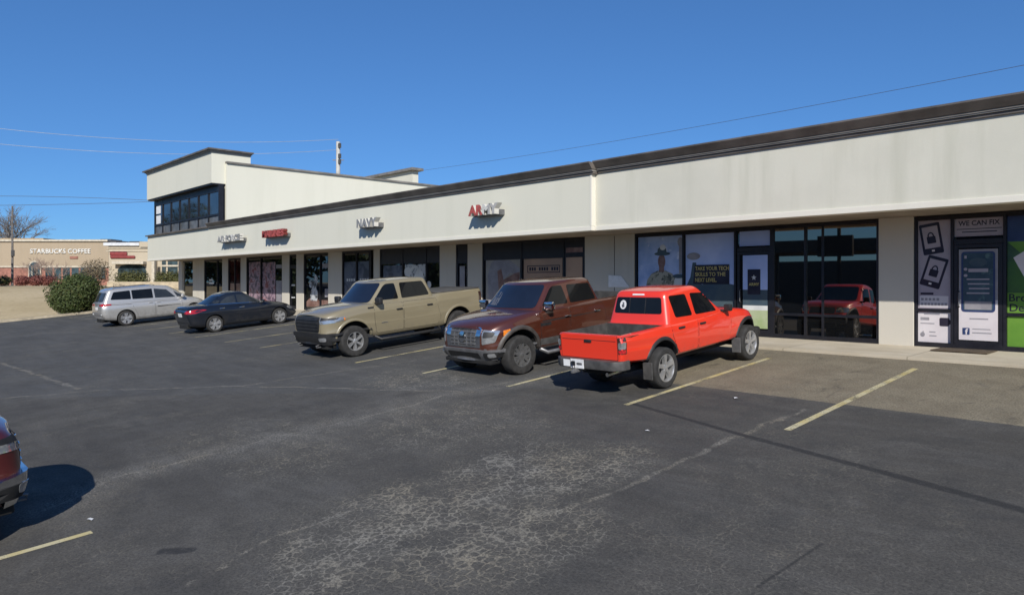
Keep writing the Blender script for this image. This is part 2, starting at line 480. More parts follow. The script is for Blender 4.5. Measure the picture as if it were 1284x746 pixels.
def wheel(parent, u, y, r, width, side, rim='rim', spokes=5, rimr=.62, twin=False, back='black', deep=.0, fat=.3):
    e = MB(); h = width / 2; rr = r * rimr
    prof = [(rr, -h * .86), (rr + .012, -h * .97), (r * .82, -h), (r * .93, -h * .95), (r * .975, -h * .82), (r * .995, -h * .62), (r, -h * .3), (r, h * .3), (r * .995, h * .62), (r * .975, h * .82), (r * .93, h * .95), (r * .82, h), (rr + .012, h * .97), (rr, h * .86)]
    e.lathe(prof, 'y', 48)
    e.lathe([(rr, -h * .86), (rr * .98, 0), (rr, h * .86)], 'y', 48)
    w = e.build('wheel', 'tyre', parent, 35); w.location = (u, y, r); w.name = 'wheel'
    t = MB()                               # rim: outward face is local +y*side
    s = side
    t.lathe([(rr * 1.005, s * h * .80), (rr * 1.0, s * h * .90), (rr * .955, s * h * .90), (rr * .93, s * h * .80), (rr * .92, s * h * .2)], 'y', 48)
    t.mi = 1; t.lathe([(rr * .925, s * h * .2), (rr * .3, s * h * .15), (.001, s * h * .15)], 'y', 40); t.mi = 0
    t.lathe([(rr * .30, s * h * .2), (rr * .27, s * h * (.72 - deep)), (rr * .17, s * h * (.82 - deep)), (.001, s * h * (.82 - deep))], 'y', 24)
    for k in range(spokes):
        for off in ((-.2, .2) if twin else (0,)):
            a = 2 * pi * k / spokes + pi / 2 + off
            wd0, wd1 = (rr * fat * .62, rr * fat) if not twin else (rr * .12, rr * .13)
            mt = Matrix.Rotation(-a, 4, 'Y')
            pts = [(rr * .2, -wd0), (rr * .945, -wd1), (rr * .945, wd1), (rr * .2, wd0)]
            n0 = len(t.bm.verts)
            A = [t.bm.verts.new(mt @ Vector((p, s * h * (.78 - deep if i in (0, 3) else .86), q))) for i, (p, q) in enumerate(pts)]
            pin = [(rr * .2, -wd0 * 1.15), (rr * .945, -wd1 * 1.15), (rr * .945, wd1 * 1.15), (rr * .2, wd0 * 1.15)]
            B = [t.bm.verts.new(mt @ Vector((p, s * h * .35, q))) for p, q in pin]
            fs = [t.bm.faces.new(A)] + [t.bm.faces.new((A[i], A[(i + 1) % 4], B[(i + 1) % 4], B[i])) for i in range(4)]
            bmesh.ops.recalc_face_normals(t.bm, faces=fs)
            c = Vector((0, s, 0))
            if fs[0].normal.dot(c) < 0: bmesh.ops.reverse_faces(t.bm, faces=fs)
    t.build('rim', [rim, back], w, 35)
    return w
def flare(bvh, u, z, r0, r1, sign, mt, parent, a0=-8, a1=188, out=.035, zb_min=.46):
    bm = bmesh.new(); rows = []
    n = 30
    lo = math.degrees(math.asin(max(-.9, min(.9, (zb_min - z) / r0)))); a0 = max(a0, lo); a1 = min(a1, 180 - lo)
    for i in range(n + 1):
        a = R(a0 + (a1 - a0) * i / n); row = []
        for rr, e in ((r0 - .012, -.05), (r0 - .012, out * .8), (r0 + .008, out), ((r0 + r1) / 2, out * .8), (r1, out * .3), (r1 + .012, -.012)):
            p = Vector((u + rr * cos(a), 3 * sign, z + rr * sin(a)))
            q = Vector((u + max(rr, r0 + .02) * cos(a), 3 * sign, z + max(rr, r0 + .02) * sin(a)))
            hit, *_ = bvh.ray_cast(q, Vector((0, -sign, 0)))
            if hit is None: hit = bvh.find_nearest(Vector((q.x, sign * 1.0, q.z)))[0]
            row.append(bm.verts.new((p.x, hit.y + sign * e, p.z)))
        rows.append(row)
    for a, b in zip(rows, rows[1:]):
        for i in range(len(a) - 1): bm.faces.new((a[i], a[i + 1], b[i + 1], b[i]))
    bmesh.ops.recalc_face_normals(bm, faces=list(bm.faces))
    f = bm.faces[len(bm.faces) // 2] if False else None
    me = bpy.data.meshes.new('fender_flare'); bm.to_mesh(me); bm.free()
    return link('fender_flare', me, mt, parent, 50)
def mirror(parent, x, y, z, s, mt, cap=None, big=1.0):
    b = MB()
    b.box(-.06 * big, .07 * big, .0, .20 * big * s if s > 0 else .0, -.075 * big, .075 * big) if False else None
    y0, y1 = sorted((s * .05, s * .25 * big))
    b.box(-.055 * big, .06 * big, y0, y1, -.08 * big, .08 * big, .028 * big)
    y0, y1 = sorted((-s * .06, s * .08)); b.mi = 1
    b.box(-.03, .03, y0, y1, -.10 * big, -.05 * big, .01)
    o = b.build('side_mirror', [mt, 'black'], parent, 40); o.location = (x, y, z); return o
def handle(parent, bvh, u, z, s, mt):
    hit = bvh.ray_cast(Vector((u, 4 * s, z)), Vector((0, -s, 0)))[0]
    b = MB(); y0, y1 = sorted((hit.y - s * .005, hit.y + s * .035))
    b.box(u - .095, u + .095, y0, y1, z - .018, z + .018, .012)
    return b.build('door_handle', mt, parent, 40)
def vehicle(name, S, G, loc, front, label, cat, extra_cut=()):
    root = empty(name, loc, (0, 0, 0))
    # local +x is the nose; the lot climbs towards the shops (+Y), so the vehicle tilts with it
    d = 1 if front > 0 else -1
    root.rotation_mode = 'XYZ'
    root.matrix_world = Matrix.Translation(loc) @ Matrix.Rotation(TILT, 4, 'X') @ Matrix.Rotation(R(90 * d + S.get('yaw', 0)), 4, 'Z') @ Matrix.Diagonal((1, S.get('ysc', 1), 1, 1))
    setp(root, label, cat)
    wb, ra = S['wb'], S['ra']
    bm = body_bm(S)
    bvh0 = BVHTree.FromBMesh(bm)
    cut = []
    for u in (wb / 2, -wb / 2):
        for s in (1, -1):
            a, b = sorted((s * (S['w0'] - S.get('well', .34)), s * (S['w0'] + .3)))
            cut.append(cyl_obj(ra, a, b, u, S['za']))
    beds = []
    if 'bed' in S:
        bd = S['bed']; cut.append(box_obj(bd[0], bd[1], -bd[2], bd[2], bd[3], bd[3] + 2)); beds.append(bd)
    me = boolean(bm, cut)
    for p in me.polygons:
        c = p.center
        for u in (wb / 2, -wb / 2):
            if (c.x - u) ** 2 + (c.z - S['za']) ** 2 < (ra + .002) ** 2: p.material_index = 1
        for bd in beds:
            if bd[0] - .002 < c.x < bd[1] + .002 and abs(c.y) < bd[2] + .002 and bd[3] - .002 < c.z < spl(S['zt'], c.x) - .02 and p.normal.y * c.y < .05 and not (abs(p.normal.z) > .5 and c.z > bd[3] + .1): p.material_index = 2
        if p.normal.z < -.8 and c.z < S['za']: p.material_index = 1
    bvh = BVHTree.FromPolygons([v.co for v in me.vertices], [p.vertices[:] for p in me.polygons])
    body = link('body', me, [S['mat'], 'under', 'liner'], root, 38)
    if beds:
        for p in me.polygons:
            if abs(p.normal.z) > .6 and beds[0][0] - .2 < p.center.x < beds[0][1] + .3 and p.center.z > beds[0][3] + .1: p.use_smooth = False
    gb = None
    if G:
        g = green_bm(G); gb = BVHTree.FromBMesh(g)
        me2 = bpy.data.meshes.new('cab'); g.to_mesh(me2); g.free()
        link('cab', me2, S['mat'], root, 50)
    # chassis
    c = MB().box(-wb / 2 - .9, wb / 2 + .5, -.42, .42, S['chz'], S['za'] + .05, .03)
    for u in (wb / 2, -wb / 2): c.tube([(u, -S['w0'] + .2, S['wr']), (u, S['w0'] - .2, S['wr'])], .07, 10)
    c.build('chassis', 'under', root)
    for u in (wb / 2, -wb / 2):
        for s in (1, -1):
            wheel(root, u, s * (S['w0'] - S['ww'] / 2 - S.get('win', .02)), S['wr'], S['ww'], s, **S['wheel'])
    return root, bvh0, bvh, gb

def lamp(name, bvh, parent, mt, parts, eps=.006, thick=.02, grid=.05):
    bm = bmesh.new()
    for ol, ax, sg in parts: decal_into(bm, bvh, ol, ax, sg, eps, thick, grid)
    me = bpy.data.meshes.new(name); bm.to_mesh(me); bm.free()
    return link(name, me, mt, parent, 40)
def rect(a, b, c, d, r=.03): return rpoly([(a, c), (b, c), (b, d), (a, d)], r)
def mirrored(p): return [(-a, b) for a, b in p][::-1]

def pickup_cab_glass(root, gb, fw, rw, ws, rear, mt, glass='glass_car', r=.05):
    for s in (1, -1):
        for ol in (fw, rw):
            f = decal('side_window', gb, rpoly(ol, r), 'y', s, glass, root)
    decal('windscreen', gb, rpoly(ws, .07), 'x', 1, 'glass_wind', root)
    return decal('rear_window', gb, rpoly(rear, .05), 'x', -1, glass, root)

def red_pickup():
    S = dict(mat='red', wb=3.07, x0=-2.70, x1=2.13, w0=.81, rf=.55, rr=.10, ef=.26, er=.05, prof=PROF_TRUCK, za=.40, ra=.465, wr=.362, ww=.265, win=-.05, chz=.34, well=.36,
             zt=[(-2.73, 1.085), (-1.2, 1.09), (.6, 1.115), (.95, 1.115), (1.6, 1.06), (2.13, .94)], zb=[(-2.7, .62), (-2.1, .56), (-1.1, .50), (.8, .50), (1.2, .52), (2.13, .44)],
             w=[(-2.7, .785), (-1.2, .81), (1, .81), (2.13, .77)], bed=(-2.63, -1.36, .69, .70), bowf=.10, bowr=.01, crown=[(-1, .0), (.8, .0), (1.0, .03), (2.3, .03)], dzf=.10, rzf=.22, yaw=1.3, ysc=.925,
             rakef=[(0, 0), (.5, .02), (1, -.10)], wheel=dict(rim='rim', spokes=5, rimr=.68, fat=.165, back='rim_dark'))
    G = dict(f0=.86, f1=.02, r0=-1.30, r1=-1.16, w0=.762, w1=.615, c=.10, rt=.07, roof=[(-1.3, 1.665), (-.5, 1.70), (.1, 1.685), (.9, 1.63)], belt=[(-1.3, 1.075), (.9, 1.085)], bowf=.10, bowr=.03, taper_f=.06, taper_r=.04, crown=.025)
    Yc = 12.245; root, bvh0, bvh, gb = vehicle('pickup_truck', S, G, (-8.29, Yc - .03, SLOPE * (Yc - .03)), 1, 'bright red double cab pickup with open black lined bed towards the lot', 'pickup truck')
    rw = pickup_cab_glass(root, gb, [(-.36, 1.17), (.42, 1.155), (.13, 1.535), (-.40, 1.575)], [(-1.00, 1.185), (-.47, 1.17), (-.56, 1.575), (-1.07, 1.585)], [(-.60, 1.16), (.60, 1.16), (.52, 1.60), (-.52, 1.60)], [(-.575, 1.27), (.575, 1.27), (.53, 1.565), (-.53, 1.565)], 'red')
    for y in (-.19, .19): decal('window_divider', gb, [(y - .012, 1.275), (y + .012, 1.275), (y + .012, 1.56), (y - .012, 1.56)], 'x', -1, 'black', rw, .008, .006, .2).parent = rw
    c = [(.36 + .082 * cos(2 * pi * k / 20), 1.425 + .085 * sin(2 * pi * k / 20)) for k in range(20)]
    st = decal('sticker', gb, c, 'x', -1, 'white', rw, .007, .004, .2); st['label'] = 'round white sticker with a dark emblem'
    decal('emblem', gb, [(.32, 1.38), (.38, 1.37), (.40, 1.42), (.36, 1.44), (.39, 1.47), (.34, 1.47), (.33, 1.42)], 'x', -1, 'steelgrey', rw, .009, .004, .2)
    decal('brake_light', gb, rect(-.14, .14, 1.60, 1.625, .008), 'x', -1, 'white', root, .012, .02, .1)
    for s in (1, -1):
        door(bvh, [(-.36, .54), (.80, .54), (.86, .80), (.84, 1.085), (-.36, 1.085)], s, 'red', root)
        door(bvh, [(-1.07, .62), (-.985, .54), (-.39, .54), (-.39, 1.085), (-1.23, 1.085), (-1.23, .90)], s, 'red', root)
        handle(root, bvh, -.93, 1.0, s, 'black'); handle(root, bvh, -.22, .99, s, 'black')
        mirror(root, .62, s * .75, 1.19, s, 'black', None, .85)
        for u in (1.535, -1.535): flare(bvh0, u, S['za'], .465, .510, s, 'black', root, -6, 186, .030, .555)
        for u, hh in ((1.535 - .43, .30), (-1.535 - .43, .30)):
            b = MB(); y0, y1 = sorted((s * .64, s * .845)); b.box(u - .012, u + .012, y0, y1, .22, .52, .006)
            b.build('mud_flap', 'steelgrey' if u > 0 else 'grey_plastic', root)
        lamp('tail_light', bvh, root, ['taildark'], [(rect(*sorted((s * .685, s * .77)), .77, 1.05, .02), 'x', -1), (rect(-2.69, -2.575, .77, 1.05, .02), 'y', s)])
        lamp('reverse_lens', bvh, root, ['lamp'], [(rect(*sorted((s * .695, s * .762)), .855, .97, .03), 'x', -1), (rect(-2.68, -2.60, .855, .97, .03), 'y', s)], .010, .01)
        lamp('brake_lens', bvh, root, ['tail'], [(rect(*sorted((s * .695, s * .762)), .785, .845, .02), 'x', -1), (rect(-2.68, -2.60, .785, .845, .02), 'y', s)], .010, .01)
        lamp('headlight', bvh, root, ['lamp'], [(rect(*sorted((s * .42, s * .72)), .74, .88), 'x', 1), (rect(1.84, 1.97, .76, .88), 'y', s)])
    decal('front_grille', bvh, rect(-.38, .38, .70, .88), 'x', 1, 'black', root, .006)
    b = MB().box(2.00, 2.18, -.74, .74, .44, .62, .05); b.build('front_bumper', 'black', root, 40)
    door_t = bmesh.new()
    pl = [(-.675, .66), (.675, .66), (.675, 1.075), (-.675, 1.075)]
    decal_into(door_t, bvh, rpoly(pl, .02), 'x', -1, .002, .006, .2, 1); decal_into(door_t, bvh, rpoly(shrink(pl, .011), .02), 'x', -1, .007, .008, .2, 0)
    decal_into(door_t, bvh, rect(-.64, .64, .98, .989, .002), 'x', -1, .0105, .004, .05, 1)
    me = bpy.data.meshes.new('tailgate'); door_t.to_mesh(me); door_t.free(); tg = link('tailgate', me, ['red', 'seam'], root, 40)
    MB().box(-2.725, -2.70, -.085, .085, .945, .995, .012).build('tailgate_handle', 'black', tg, 40)
    rb = MB(); rb.prism(rpoly([(-2.82, -.62), (-2.82, .62), (-2.69, .80), (-2.50, .80), (-2.50, -.80), (-2.69, -.80)], .05), 'z', .50, .655, .014)
    rb = rb.build('rear_bumper', 'grey_plastic', root, 40); rb['label'] = 'dark grey step bumper'
    p = MB().box(-2.834, -2.824, .02, .34, .50, .66, .004).build('license_plate', 'plate', root)
    MB().box(-2.838, -2.8345, .22, .31, .535, .625, .02).build('emblem', 'navy', p)
    MB().box(-2.837, -2.8345, .06, .19, .56, .60, .002).build('plate_number', 'steelgrey', p)
    MB().box(-2.832, -2.824, .36, .52, .52, .64, .004).build('license_plate', 'white', root)
    h = MB(); h.box(-2.96, -2.6, .17, .23, .43, .49, .008); h.lathe([(.0, .56), (.02, .555), (.03, .53), (.018, .505), (.018, .49), (.0, .49)], 'z', 16)
    for v in h.bm.verts:
        if abs(v.co.x) < .2: v.co.x -= 2.91; v.co.y += .20
    h.build('tow_hitch', 'steelgrey', root, 40)
    MB().tube([(-2.75, -.45, .42), (-2.4, -.45, .43), (-2.0, -.4, .46)], .035, 12).build('exhaust_pipe', 'chrome', root, 40)
    return root

def big_pickup(kind):
    wb, Yc, X = (3.40, 12.03, -11.72) if kind == 'brown' else (3.50, 11.63, -17.56) if kind == 'tan' else (3.5, -1.10, -9.86)
    w0 = .97 if kind == 'brown' else .985
    if kind == 'brown':
        zt = [(-2.7, 1.30), (-.9, 1.30), (.6, 1.275), (1.15, 1.25), (1.8, 1.19), (2.52, 1.06)]; zb = [(-2.7, .55), (-2.2, .50), (-1, .42), (1, .42), (1.4, .45), (2.0, .40), (2.52, .36)]
        belt, roof = 1.24, 1.83
    else:
        zt = [(-2.7, 1.395), (-1.02, 1.40), (-.9, 1.335), (.6, 1.325), (1.2, 1.32), (1.9, 1.27), (2.62, 1.15)]; zb = [(-2.7, .60), (-2.2, .55), (-1, .44), (1, .44), (1.4, .48), (2.0, .40), (2.62, .36)]
        belt, roof = 1.29, 1.90
    x1 = 2.54 if kind == 'brown' else 2.64
    S = dict(mat={'brown': 'brown', 'tan': 'tan', 'left': 'maroon'}[kind], wb=wb, x0=-2.70, x1=x1, w0=w0, rf=.60 if kind == 'brown' else .48, rr=.12, ef=.30 if kind == 'brown' else .24, er=.05, prof=PROF_TRUCK, za=.44, ra=.51, wr=.405, ww=.285, win=-.005, chz=.36, well=.40,
             zt=zt, zb=zb, w=[(-2.7, w0 - .025), (-1.0, w0), (1.1, w0), (x1, w0 - .05)], bed=(-2.62, -1.02 if kind != 'brown' else -1.0, w0 - .16, 1.22 if kind == 'tan' else .85), bowf=.20 if kind == 'brown' else .13, bowr=.015, crown=[(-1, 0), (1.0, 0), (1.25, .05), (2.6, .05)], dzf=.08 if kind == 'brown' else .04, rzf=.30 if kind == 'brown' else .14,
             rakef=[(0, -.10), (.3, .0), (.6, .0), (.85, -.01), (1, -.07)],
             wheel=dict(brown=dict(rim='rim_mid', spokes=6, rimr=.60, twin=True, back='black'), tan=dict(rim='rim', spokes=6, rimr=.60, twin=False, fat=.15, back='black'), left=dict(rim='rim', spokes=6, rimr=.62, twin=True))[kind])
    G = dict(f0=1.34 if kind == 'brown' else 1.42, f1=.74 if kind == 'brown' else .80, r0=-1.02, r1=-.82, w0=w0 - .06, w1=w0 - .24, c=.13, rt=.09, roof=[(-1.0, roof - .035), (-.2, roof), (.6, roof - .01), (1.4, roof - .07)],
             belt=[(-1.0, belt), (1.4, belt - .03)], bowf=.16, bowr=.03, taper_f=.06, taper_r=.04, crown=.035)
    lab = {'brown': 'copper brown crew cab pickup with grey fender flares and chrome grille facing the lot',
           'tan': 'sand coloured crew cab pickup with black grille and black bumper, nose to the lot',
           'left': 'dark maroon pickup with only its chrome front corner showing at the picture edge'}[kind]
    root, bvh0, bvh, gb = vehicle('pickup_truck', S, G, (X, Yc, SLOPE * Yc), 1 if kind == 'left' else -1, lab, 'pickup truck')
    bz, tz = belt + .08, roof - .11
    if kind == 'brown':
        fw = [(.93, 1.325), (.16, 1.315), (.22, 1.715), (.50, 1.715), (.59, 1.66)]; rw = [(.08, 1.315), (-.80, 1.32), (-.70, 1.69), (.06, 1.715)]
    else:
        fw = [(1.03, 1.385), (.28, 1.375), (.31, 1.80), (.58, 1.80), (.68, 1.74)]; rw = [(.17, 1.375), (-.78, 1.385), (-.72, 1.60), (-.63, 1.785), (.15, 1.80)]
    pickup_cab_glass(root, gb, fw, rw, [(-w0 + .19, bz - .02), (w0 - .19, bz - .02), (w0 - .29, tz + .04), (-w0 + .29, tz + .04)], [(-.62, bz + .08), (.62, bz + .08), (.58, tz - .02), (-.58, tz - .02)], S['mat'], r=.05)
    a0 = wb / 2
    for s in (1, -1):
        door(bvh, [(.21, .53), (1.07, .53), (1.12, .80), (1.12, belt - .01), (.21, belt - .01)], s, S['mat'], root)
        door(bvh, [(-1.09, .72), (-.98, .53), (.18, .53), (.18, belt - .01), (-.94, belt - .01), (-1.0, 1.05)], s, S['mat'], root)
        hz = belt - .19
        handle(root, bvh, .33 if kind != 'brown' else .28, hz, s, 'black' if kind == 'tan' else 'chrome'); handle(root, bvh, -.70, hz + .01, s, 'black' if kind == 'tan' else 'chrome')
        mirror(root, 1.02 if kind != 'brown' else .92, s * (w0 - .07), belt + .10, s, 'black' if kind == 'tan' else 'chrome', None, 1.12)
        for u in (a0, -a0):
            flare(bvh0, u, S['za'], S['ra'], S['ra'] + (.07 if kind == 'brown' else .05), s, 'flare' if kind == 'brown' else S['mat'], root, -2, 182, .03 if kind == 'brown' else .017, .50)
        if kind == 'brown':
            lamp('side_cladding', bvh, root, ['grey_plastic'], [([(-1.12, .46), (1.12, .46), (1.14, .66), (-1.10, .66)], 'y', s)], .010, .02, .1)
            decal('fender_badge', bvh, rect(.80, 1.12, .92, .99, .02), 'y', s, 'black', root, .006)
        else:
            decal('fender_badge', bvh, rect(1.12, 1.30, 1.20, 1.245, .01), 'y', s, 'black', root, .006)
            decal('door_badge', bvh, rect(.72, .92, .775, .80, .005), 'y', s, 'steelgrey', root, .006)
            decal('tail_light', bvh, rect(-2.66, -2.55, 1.02, 1.30, .02), 'y', s, 'taildark', root, .006)
        st = MB(); y = s * (w0 + .03)
        st.tube([(-1.05, s * (w0 - .12), .44), (-.98, y, .36), (1.0, y, .36), (1.08, s * (w0 - .12), .44)], .042, 10)
        st.build('side_step', 'steelgrey' if kind == 'brown' else 'black', root, 40)
        decal('door_line', bvh, [(-.99, .60), (-.98, .60), (-.985, 1.29), (-.995, 1.29)], 'y', s, 'seam', root, .003, .005, .3)
    nx = x1
    if kind == 'brown':
        lamp('front_grille', bvh, root, ['chrome'], [(rpoly([(-.53, .63), (.53, .63), (.56, 1.02), (.50, 1.045), (-.50, 1.045), (-.56, 1.02)], .03), 'x', 1)], .012, .03)
        g = decal('grille_mesh', bvh, rpoly([(-.37, .66), (.37, .66), (.41, 1.00), (-.41, 1.00)], .03), 'x', 1, 'grey_plastic', root, .018, .01); g.name = 'grille_mesh'
        gb2 = bmesh.new()
        for k in range(4): decal_into(gb2, bvh, rect(-.385, .385, .70 + k * .075, .725 + k * .075, .005), 'x', 1, .032, .016, .12)
        for y in (-.27, -.135, .135, .27): decal_into(gb2, bvh, rect(y - .012, y + .012, .67, .99, .004), 'x', 1, .030, .014, .12)
        me = bpy.data.meshes.new('grille_bars'); gb2.to_mesh(me); gb2.free(); link('grille_bars', me, 'steelgrey', root, 40)
        lamp('front_emblem', bvh, root, ['chrome'], [([(.105 * cos(2 * pi * k / 24), .835 + .10 * sin(2 * pi * k / 24)) for k in range(24)], 'x', 1)], .045, .02)
        lamp('emblem_bar', bvh, root, ['black'], [(rect(-.085, .085, .815, .855, .005), 'x', 1)], .049, .01)
        for s in (1, -1):
            q = [(.595, .70), (.80, .74), (.86, .97), (.59, 1.00)]
            q = q if s > 0 else mirrored(q)
            lamp('headlight', bvh, root, ['lamp'], [(rpoly(q, .03), 'x', 1)], .010, .02)
            q2 = [(.62, .84), (.78, .85), (.81, .94), (.63, .96)]; q2 = q2 if s > 0 else mirrored(q2)
            lamp('lamp_housing', bvh, root, ['black'], [(rpoly(q2, .03), 'x', 1)], .014, .01)
            decal('side_marker', bvh, rpoly([(x1 - .52, .74), (x1 - .42, .76), (x1 - .42, .96), (x1 - .58, .98)], .02), 'y', s, 'amber', root, .007)
            lamp('fog_light', bvh, root, ['black'], [(rect(*sorted((s * .62, s * .84)), .44, .55), 'x', 1)], .06, .03)
            lamp('fog_lens', bvh, root, ['lamp'], [(rect(*sorted((s * .68, s * .78)), .465, .53), 'x', 1)], .065, .02)
        lamp('front_bumper', bvh, root, ['steelgrey'], [(rpoly([(-.93, .40), (.93, .40), (.95, .585), (.40, .60), (-.40, .60), (-.95, .585)], .03), 'x', 1)], .05, .10, .06)
        lamp('bumper_opening', bvh, root, ['under'], [(rect(-.50, .50, .43, .54, .03), 'x', 1)], .055, .02)
        MB().box(x1 - .42, x1 - .14, -.74, .74, .28, .37, .03).build('skid_plate', 'under', root, 40)
        decal('sunshade', gb, rpoly([(-.66, 1.34), (-.34, 1.34), (-.40, 1.62), (-.62, 1.62)], .05), 'x', 1, 'steelgrey', root, .006, .006)
        decal('mirror_mount', gb, rect(-.05, .05, 1.66, 1.70, .015), 'x', 1, 'chrome', root, .006, .006)
    else:
        lamp('front_grille', bvh, root, ['black'], [(rpoly([(-.60, .72), (.60, .72), (.66, .95), (.62, 1.11), (-.62, 1.11), (-.66, .95)], .05), 'x', 1)], .015, .04)
        gb2 = bmesh.new()
        for k in range(4): decal_into(gb2, bvh, rect(-.58, .58, .765 + k * .085, .80 + k * .085, .01), 'x', 1, .034, .02, .12)
        me = bpy.data.meshes.new('grille_bars'); gb2.to_mesh(me); gb2.free(); link('grille_bars', me, 'black' if kind == 'tan' else 'chrome', root, 40)
        for s in (1, -1):
            q = [(.67, .93), (.93, .95), (.94, 1.07), (.66, 1.10)]; q = q if s > 0 else mirrored(q)
            lamp('headlight', bvh, root, ['lamp'], [(rpoly(q, .03), 'x', 1), (rpoly([(x1 - .62, .99), (x1 - .40, .96), (x1 - .40, 1.08), (x1 - .68, 1.08)], .02), 'y', s)], .008, .02)
            q2 = [(.69, 1.02), (.93, 1.03), (.93, 1.075), (.68, 1.095)]; q2 = q2 if s > 0 else mirrored(q2)
            lamp('lamp_brow', bvh, root, ['black'], [(q2, 'x', 1)], .013, .01)
            decal('side_marker', bvh, rect(x1 - .645, x1 - .61, 1.0, 1.06, .01), 'y', s, 'amber', root, .012)
            lamp('fog_light', bvh, root, ['lamp'], [(rect(*sorted((s * .66, s * .80)), .52, .60), 'x', 1)], .075, .02)
        lamp('front_bumper', bvh, root, ['black' if kind == 'tan' else 'chrome'], [(rpoly([(-.96, .42), (.96, .42), (.97, .68), (.60, .70), (-.60, .70), (-.97, .68)], .04), 'x', 1)], .065, .12, .06)
        lamp('bumper_opening', bvh, root, ['under'], [(rect(-.58, .58, .45, .60, .04), 'x', 1)], .07, .02)
        for s in (1, -1):
            if kind == 'left': lamp('bumper_pocket', bvh, root, ['under'], [(rect(*sorted((s * .64, s * .90)), .47, .60, .04), 'x', 1)], .072, .02)
            t = MB(); t.tube([(x1 - .14, s * .5, .40), (x1 + .0, s * .5, .37), (x1 - .02, s * .5, .33), (x1 - .14, s * .5, .33)], .016, 8); t.build('tow_hook', 'steelgrey', root, 40)
        MB().box(x1 - .46, x1 - .16, -.76, .76, .27, .40, .03).build('skid_plate', 'under', root, 40)
        if kind == 'tan':
            MB().box(-2.64, -1.03, -w0 + .10, w0 - .10, 1.385, 1.428, .015).build('bed_cover', 'grey_plastic', root, 40)
    return root

def sedan():
    S = dict(mat='navy', wb=2.58, x0=-2.30, x1=2.20, w0=.875, rf=.60, rr=.40, ef=.28, er=.16, prof=PROF_CAR, za=.32, ra=.365, wr=.315, ww=.21, win=.02, chz=.20, well=.32,
             zt=[(-2.3, .98), (-1.9, 1.02), (-1.3, 1.01), (-.3, .95), (.8, .93), (1.3, .86), (1.8, .76), (2.2, .64)], zb=[(-2.3, .30), (-1.8, .24), (-.9, .20), (.9, .20), (1.7, .20), (2.2, .24)],
             w=[(-2.3, .83), (-1.2, .875), (.6, .875), (2.2, .81)], bowf=.16, bowr=.10, crown=.05, dzf=.12, rzf=.35, dzr=.06, rzr=.12, rbr=.08, rakef=[(0, -.06), (.4, .02), (1, -.16)], raker=[(0, .10), (.5, .0), (.8, -.03), (1, .06)],
             wheel=dict(rim='rim', spokes=5, rimr=.70, twin=True, back='steelgrey'))
    G = dict(f0=1.02, f1=.02, r0=-1.78, r1=-.86, w0=.80, w1=.61, c=.12, rt=.12, ef=.85, er=.85, roof=[(-1.8, 1.26), (-.95, 1.40), (-.2, 1.455), (.4, 1.42), (1.0, 1.24)], belt=[(-1.7, .98), (-.3, .93), (1.0, .88)], bowf=.15, bowr=.10, taper_f=.08, taper_r=.10, crown=.03)
    Yc = 11.73; root, bvh0, bvh, gb = vehicle('sedan_car', S, G, (-28.56, Yc, SLOPE * Yc), 1, 'blue black saloon car with silver wheels parked nose in by the silver minivan', 'car')
    for s in (1, -1):
        decal('side_window', gb, rpoly([(-.33, 1.02), (.62, .985), (.20, 1.25), (-.08, 1.33), (-.34, 1.335)], [.02, .02, .05, .03, .02]), 'y', s, 'glass_mid', root)
        decal('side_window', gb, rpoly([(-.40, 1.02), (-1.02, 1.05), (-.95, 1.14), (-.72, 1.28), (-.41, 1.335)], .03), 'y', s, 'glass_mid', root)
        decal('quarter_window', gb, rpoly([(-1.07, 1.06), (-1.42, 1.085), (-1.12, 1.19), (-1.0, 1.16)], .02), 'y', s, 'glass_mid', root)
        decal('window_trim', gb, [(-1.45, 1.045), (.66, .955), (.66, .975), (-1.45, 1.065)], 'y', s, 'chrome', root, .006, .008)
        door(bvh, [(-.36, .30), (.70, .30), (.76, .55), (.74, .90), (-.36, .93)], s, 'navy', root)
        door(bvh, [(-.90, .50), (-.80, .30), (-.385, .30), (-.385, .93), (-1.10, .97), (-1.05, .75)], s, 'navy', root)
        handle(root, bvh, -.22, .85, s, 'chrome'); handle(root, bvh, -.98, .88, s, 'chrome')
        mirror(root, .62, s * .80, 1.0, s, 'navy', None, .75)
        q = [(-2.14, .76), (-2.10, .91), (-1.86, .93), (-1.98, .86)]
        q2 = [(.52, .79), (.84, .78), (.84, .91), (.56, .88)]; q2 = q2 if s > 0 else mirrored(q2)
        lamp('tail_light', bvh, root, ['tail'], [(rpoly(q2, .03), 'x', -1), (rpoly(q, .02), 'y', s)], .008)
        lamp('headlight', bvh, root, ['lamp'], [(rect(*sorted((s * .5, s * .80)), .56, .68), 'x', 1), (rect(1.65, 1.90, .60, .70), 'y', s)])
    decal('windscreen', gb, rpoly([(-.66, .96), (.66, .96), (.52, 1.33), (-.52, 1.33)], .06), 'x', 1, 'glass_wind', root)
    decal('rear_window', gb, rpoly([(-.62, 1.06), (.62, 1.06), (.50, 1.33), (-.50, 1.33)], .06), 'x', -1, 'glass_car', root)
    decal('license_plate', bvh, rect(-.17, .17, .66, .80, .01), 'x', -1, 'plate', root, .012)
    lamp('boot_lid_seam', bvh, root, ['seam'], [([(-.45, .60), (.45, .60), (.45, .612), (-.45, .612)], 'x', -1)], .003, .004)
    lamp('rear_diffuser', bvh, root, ['black'], [(rect(-.60, .60, .34, .46), 'x', -1)], .008)
    return root

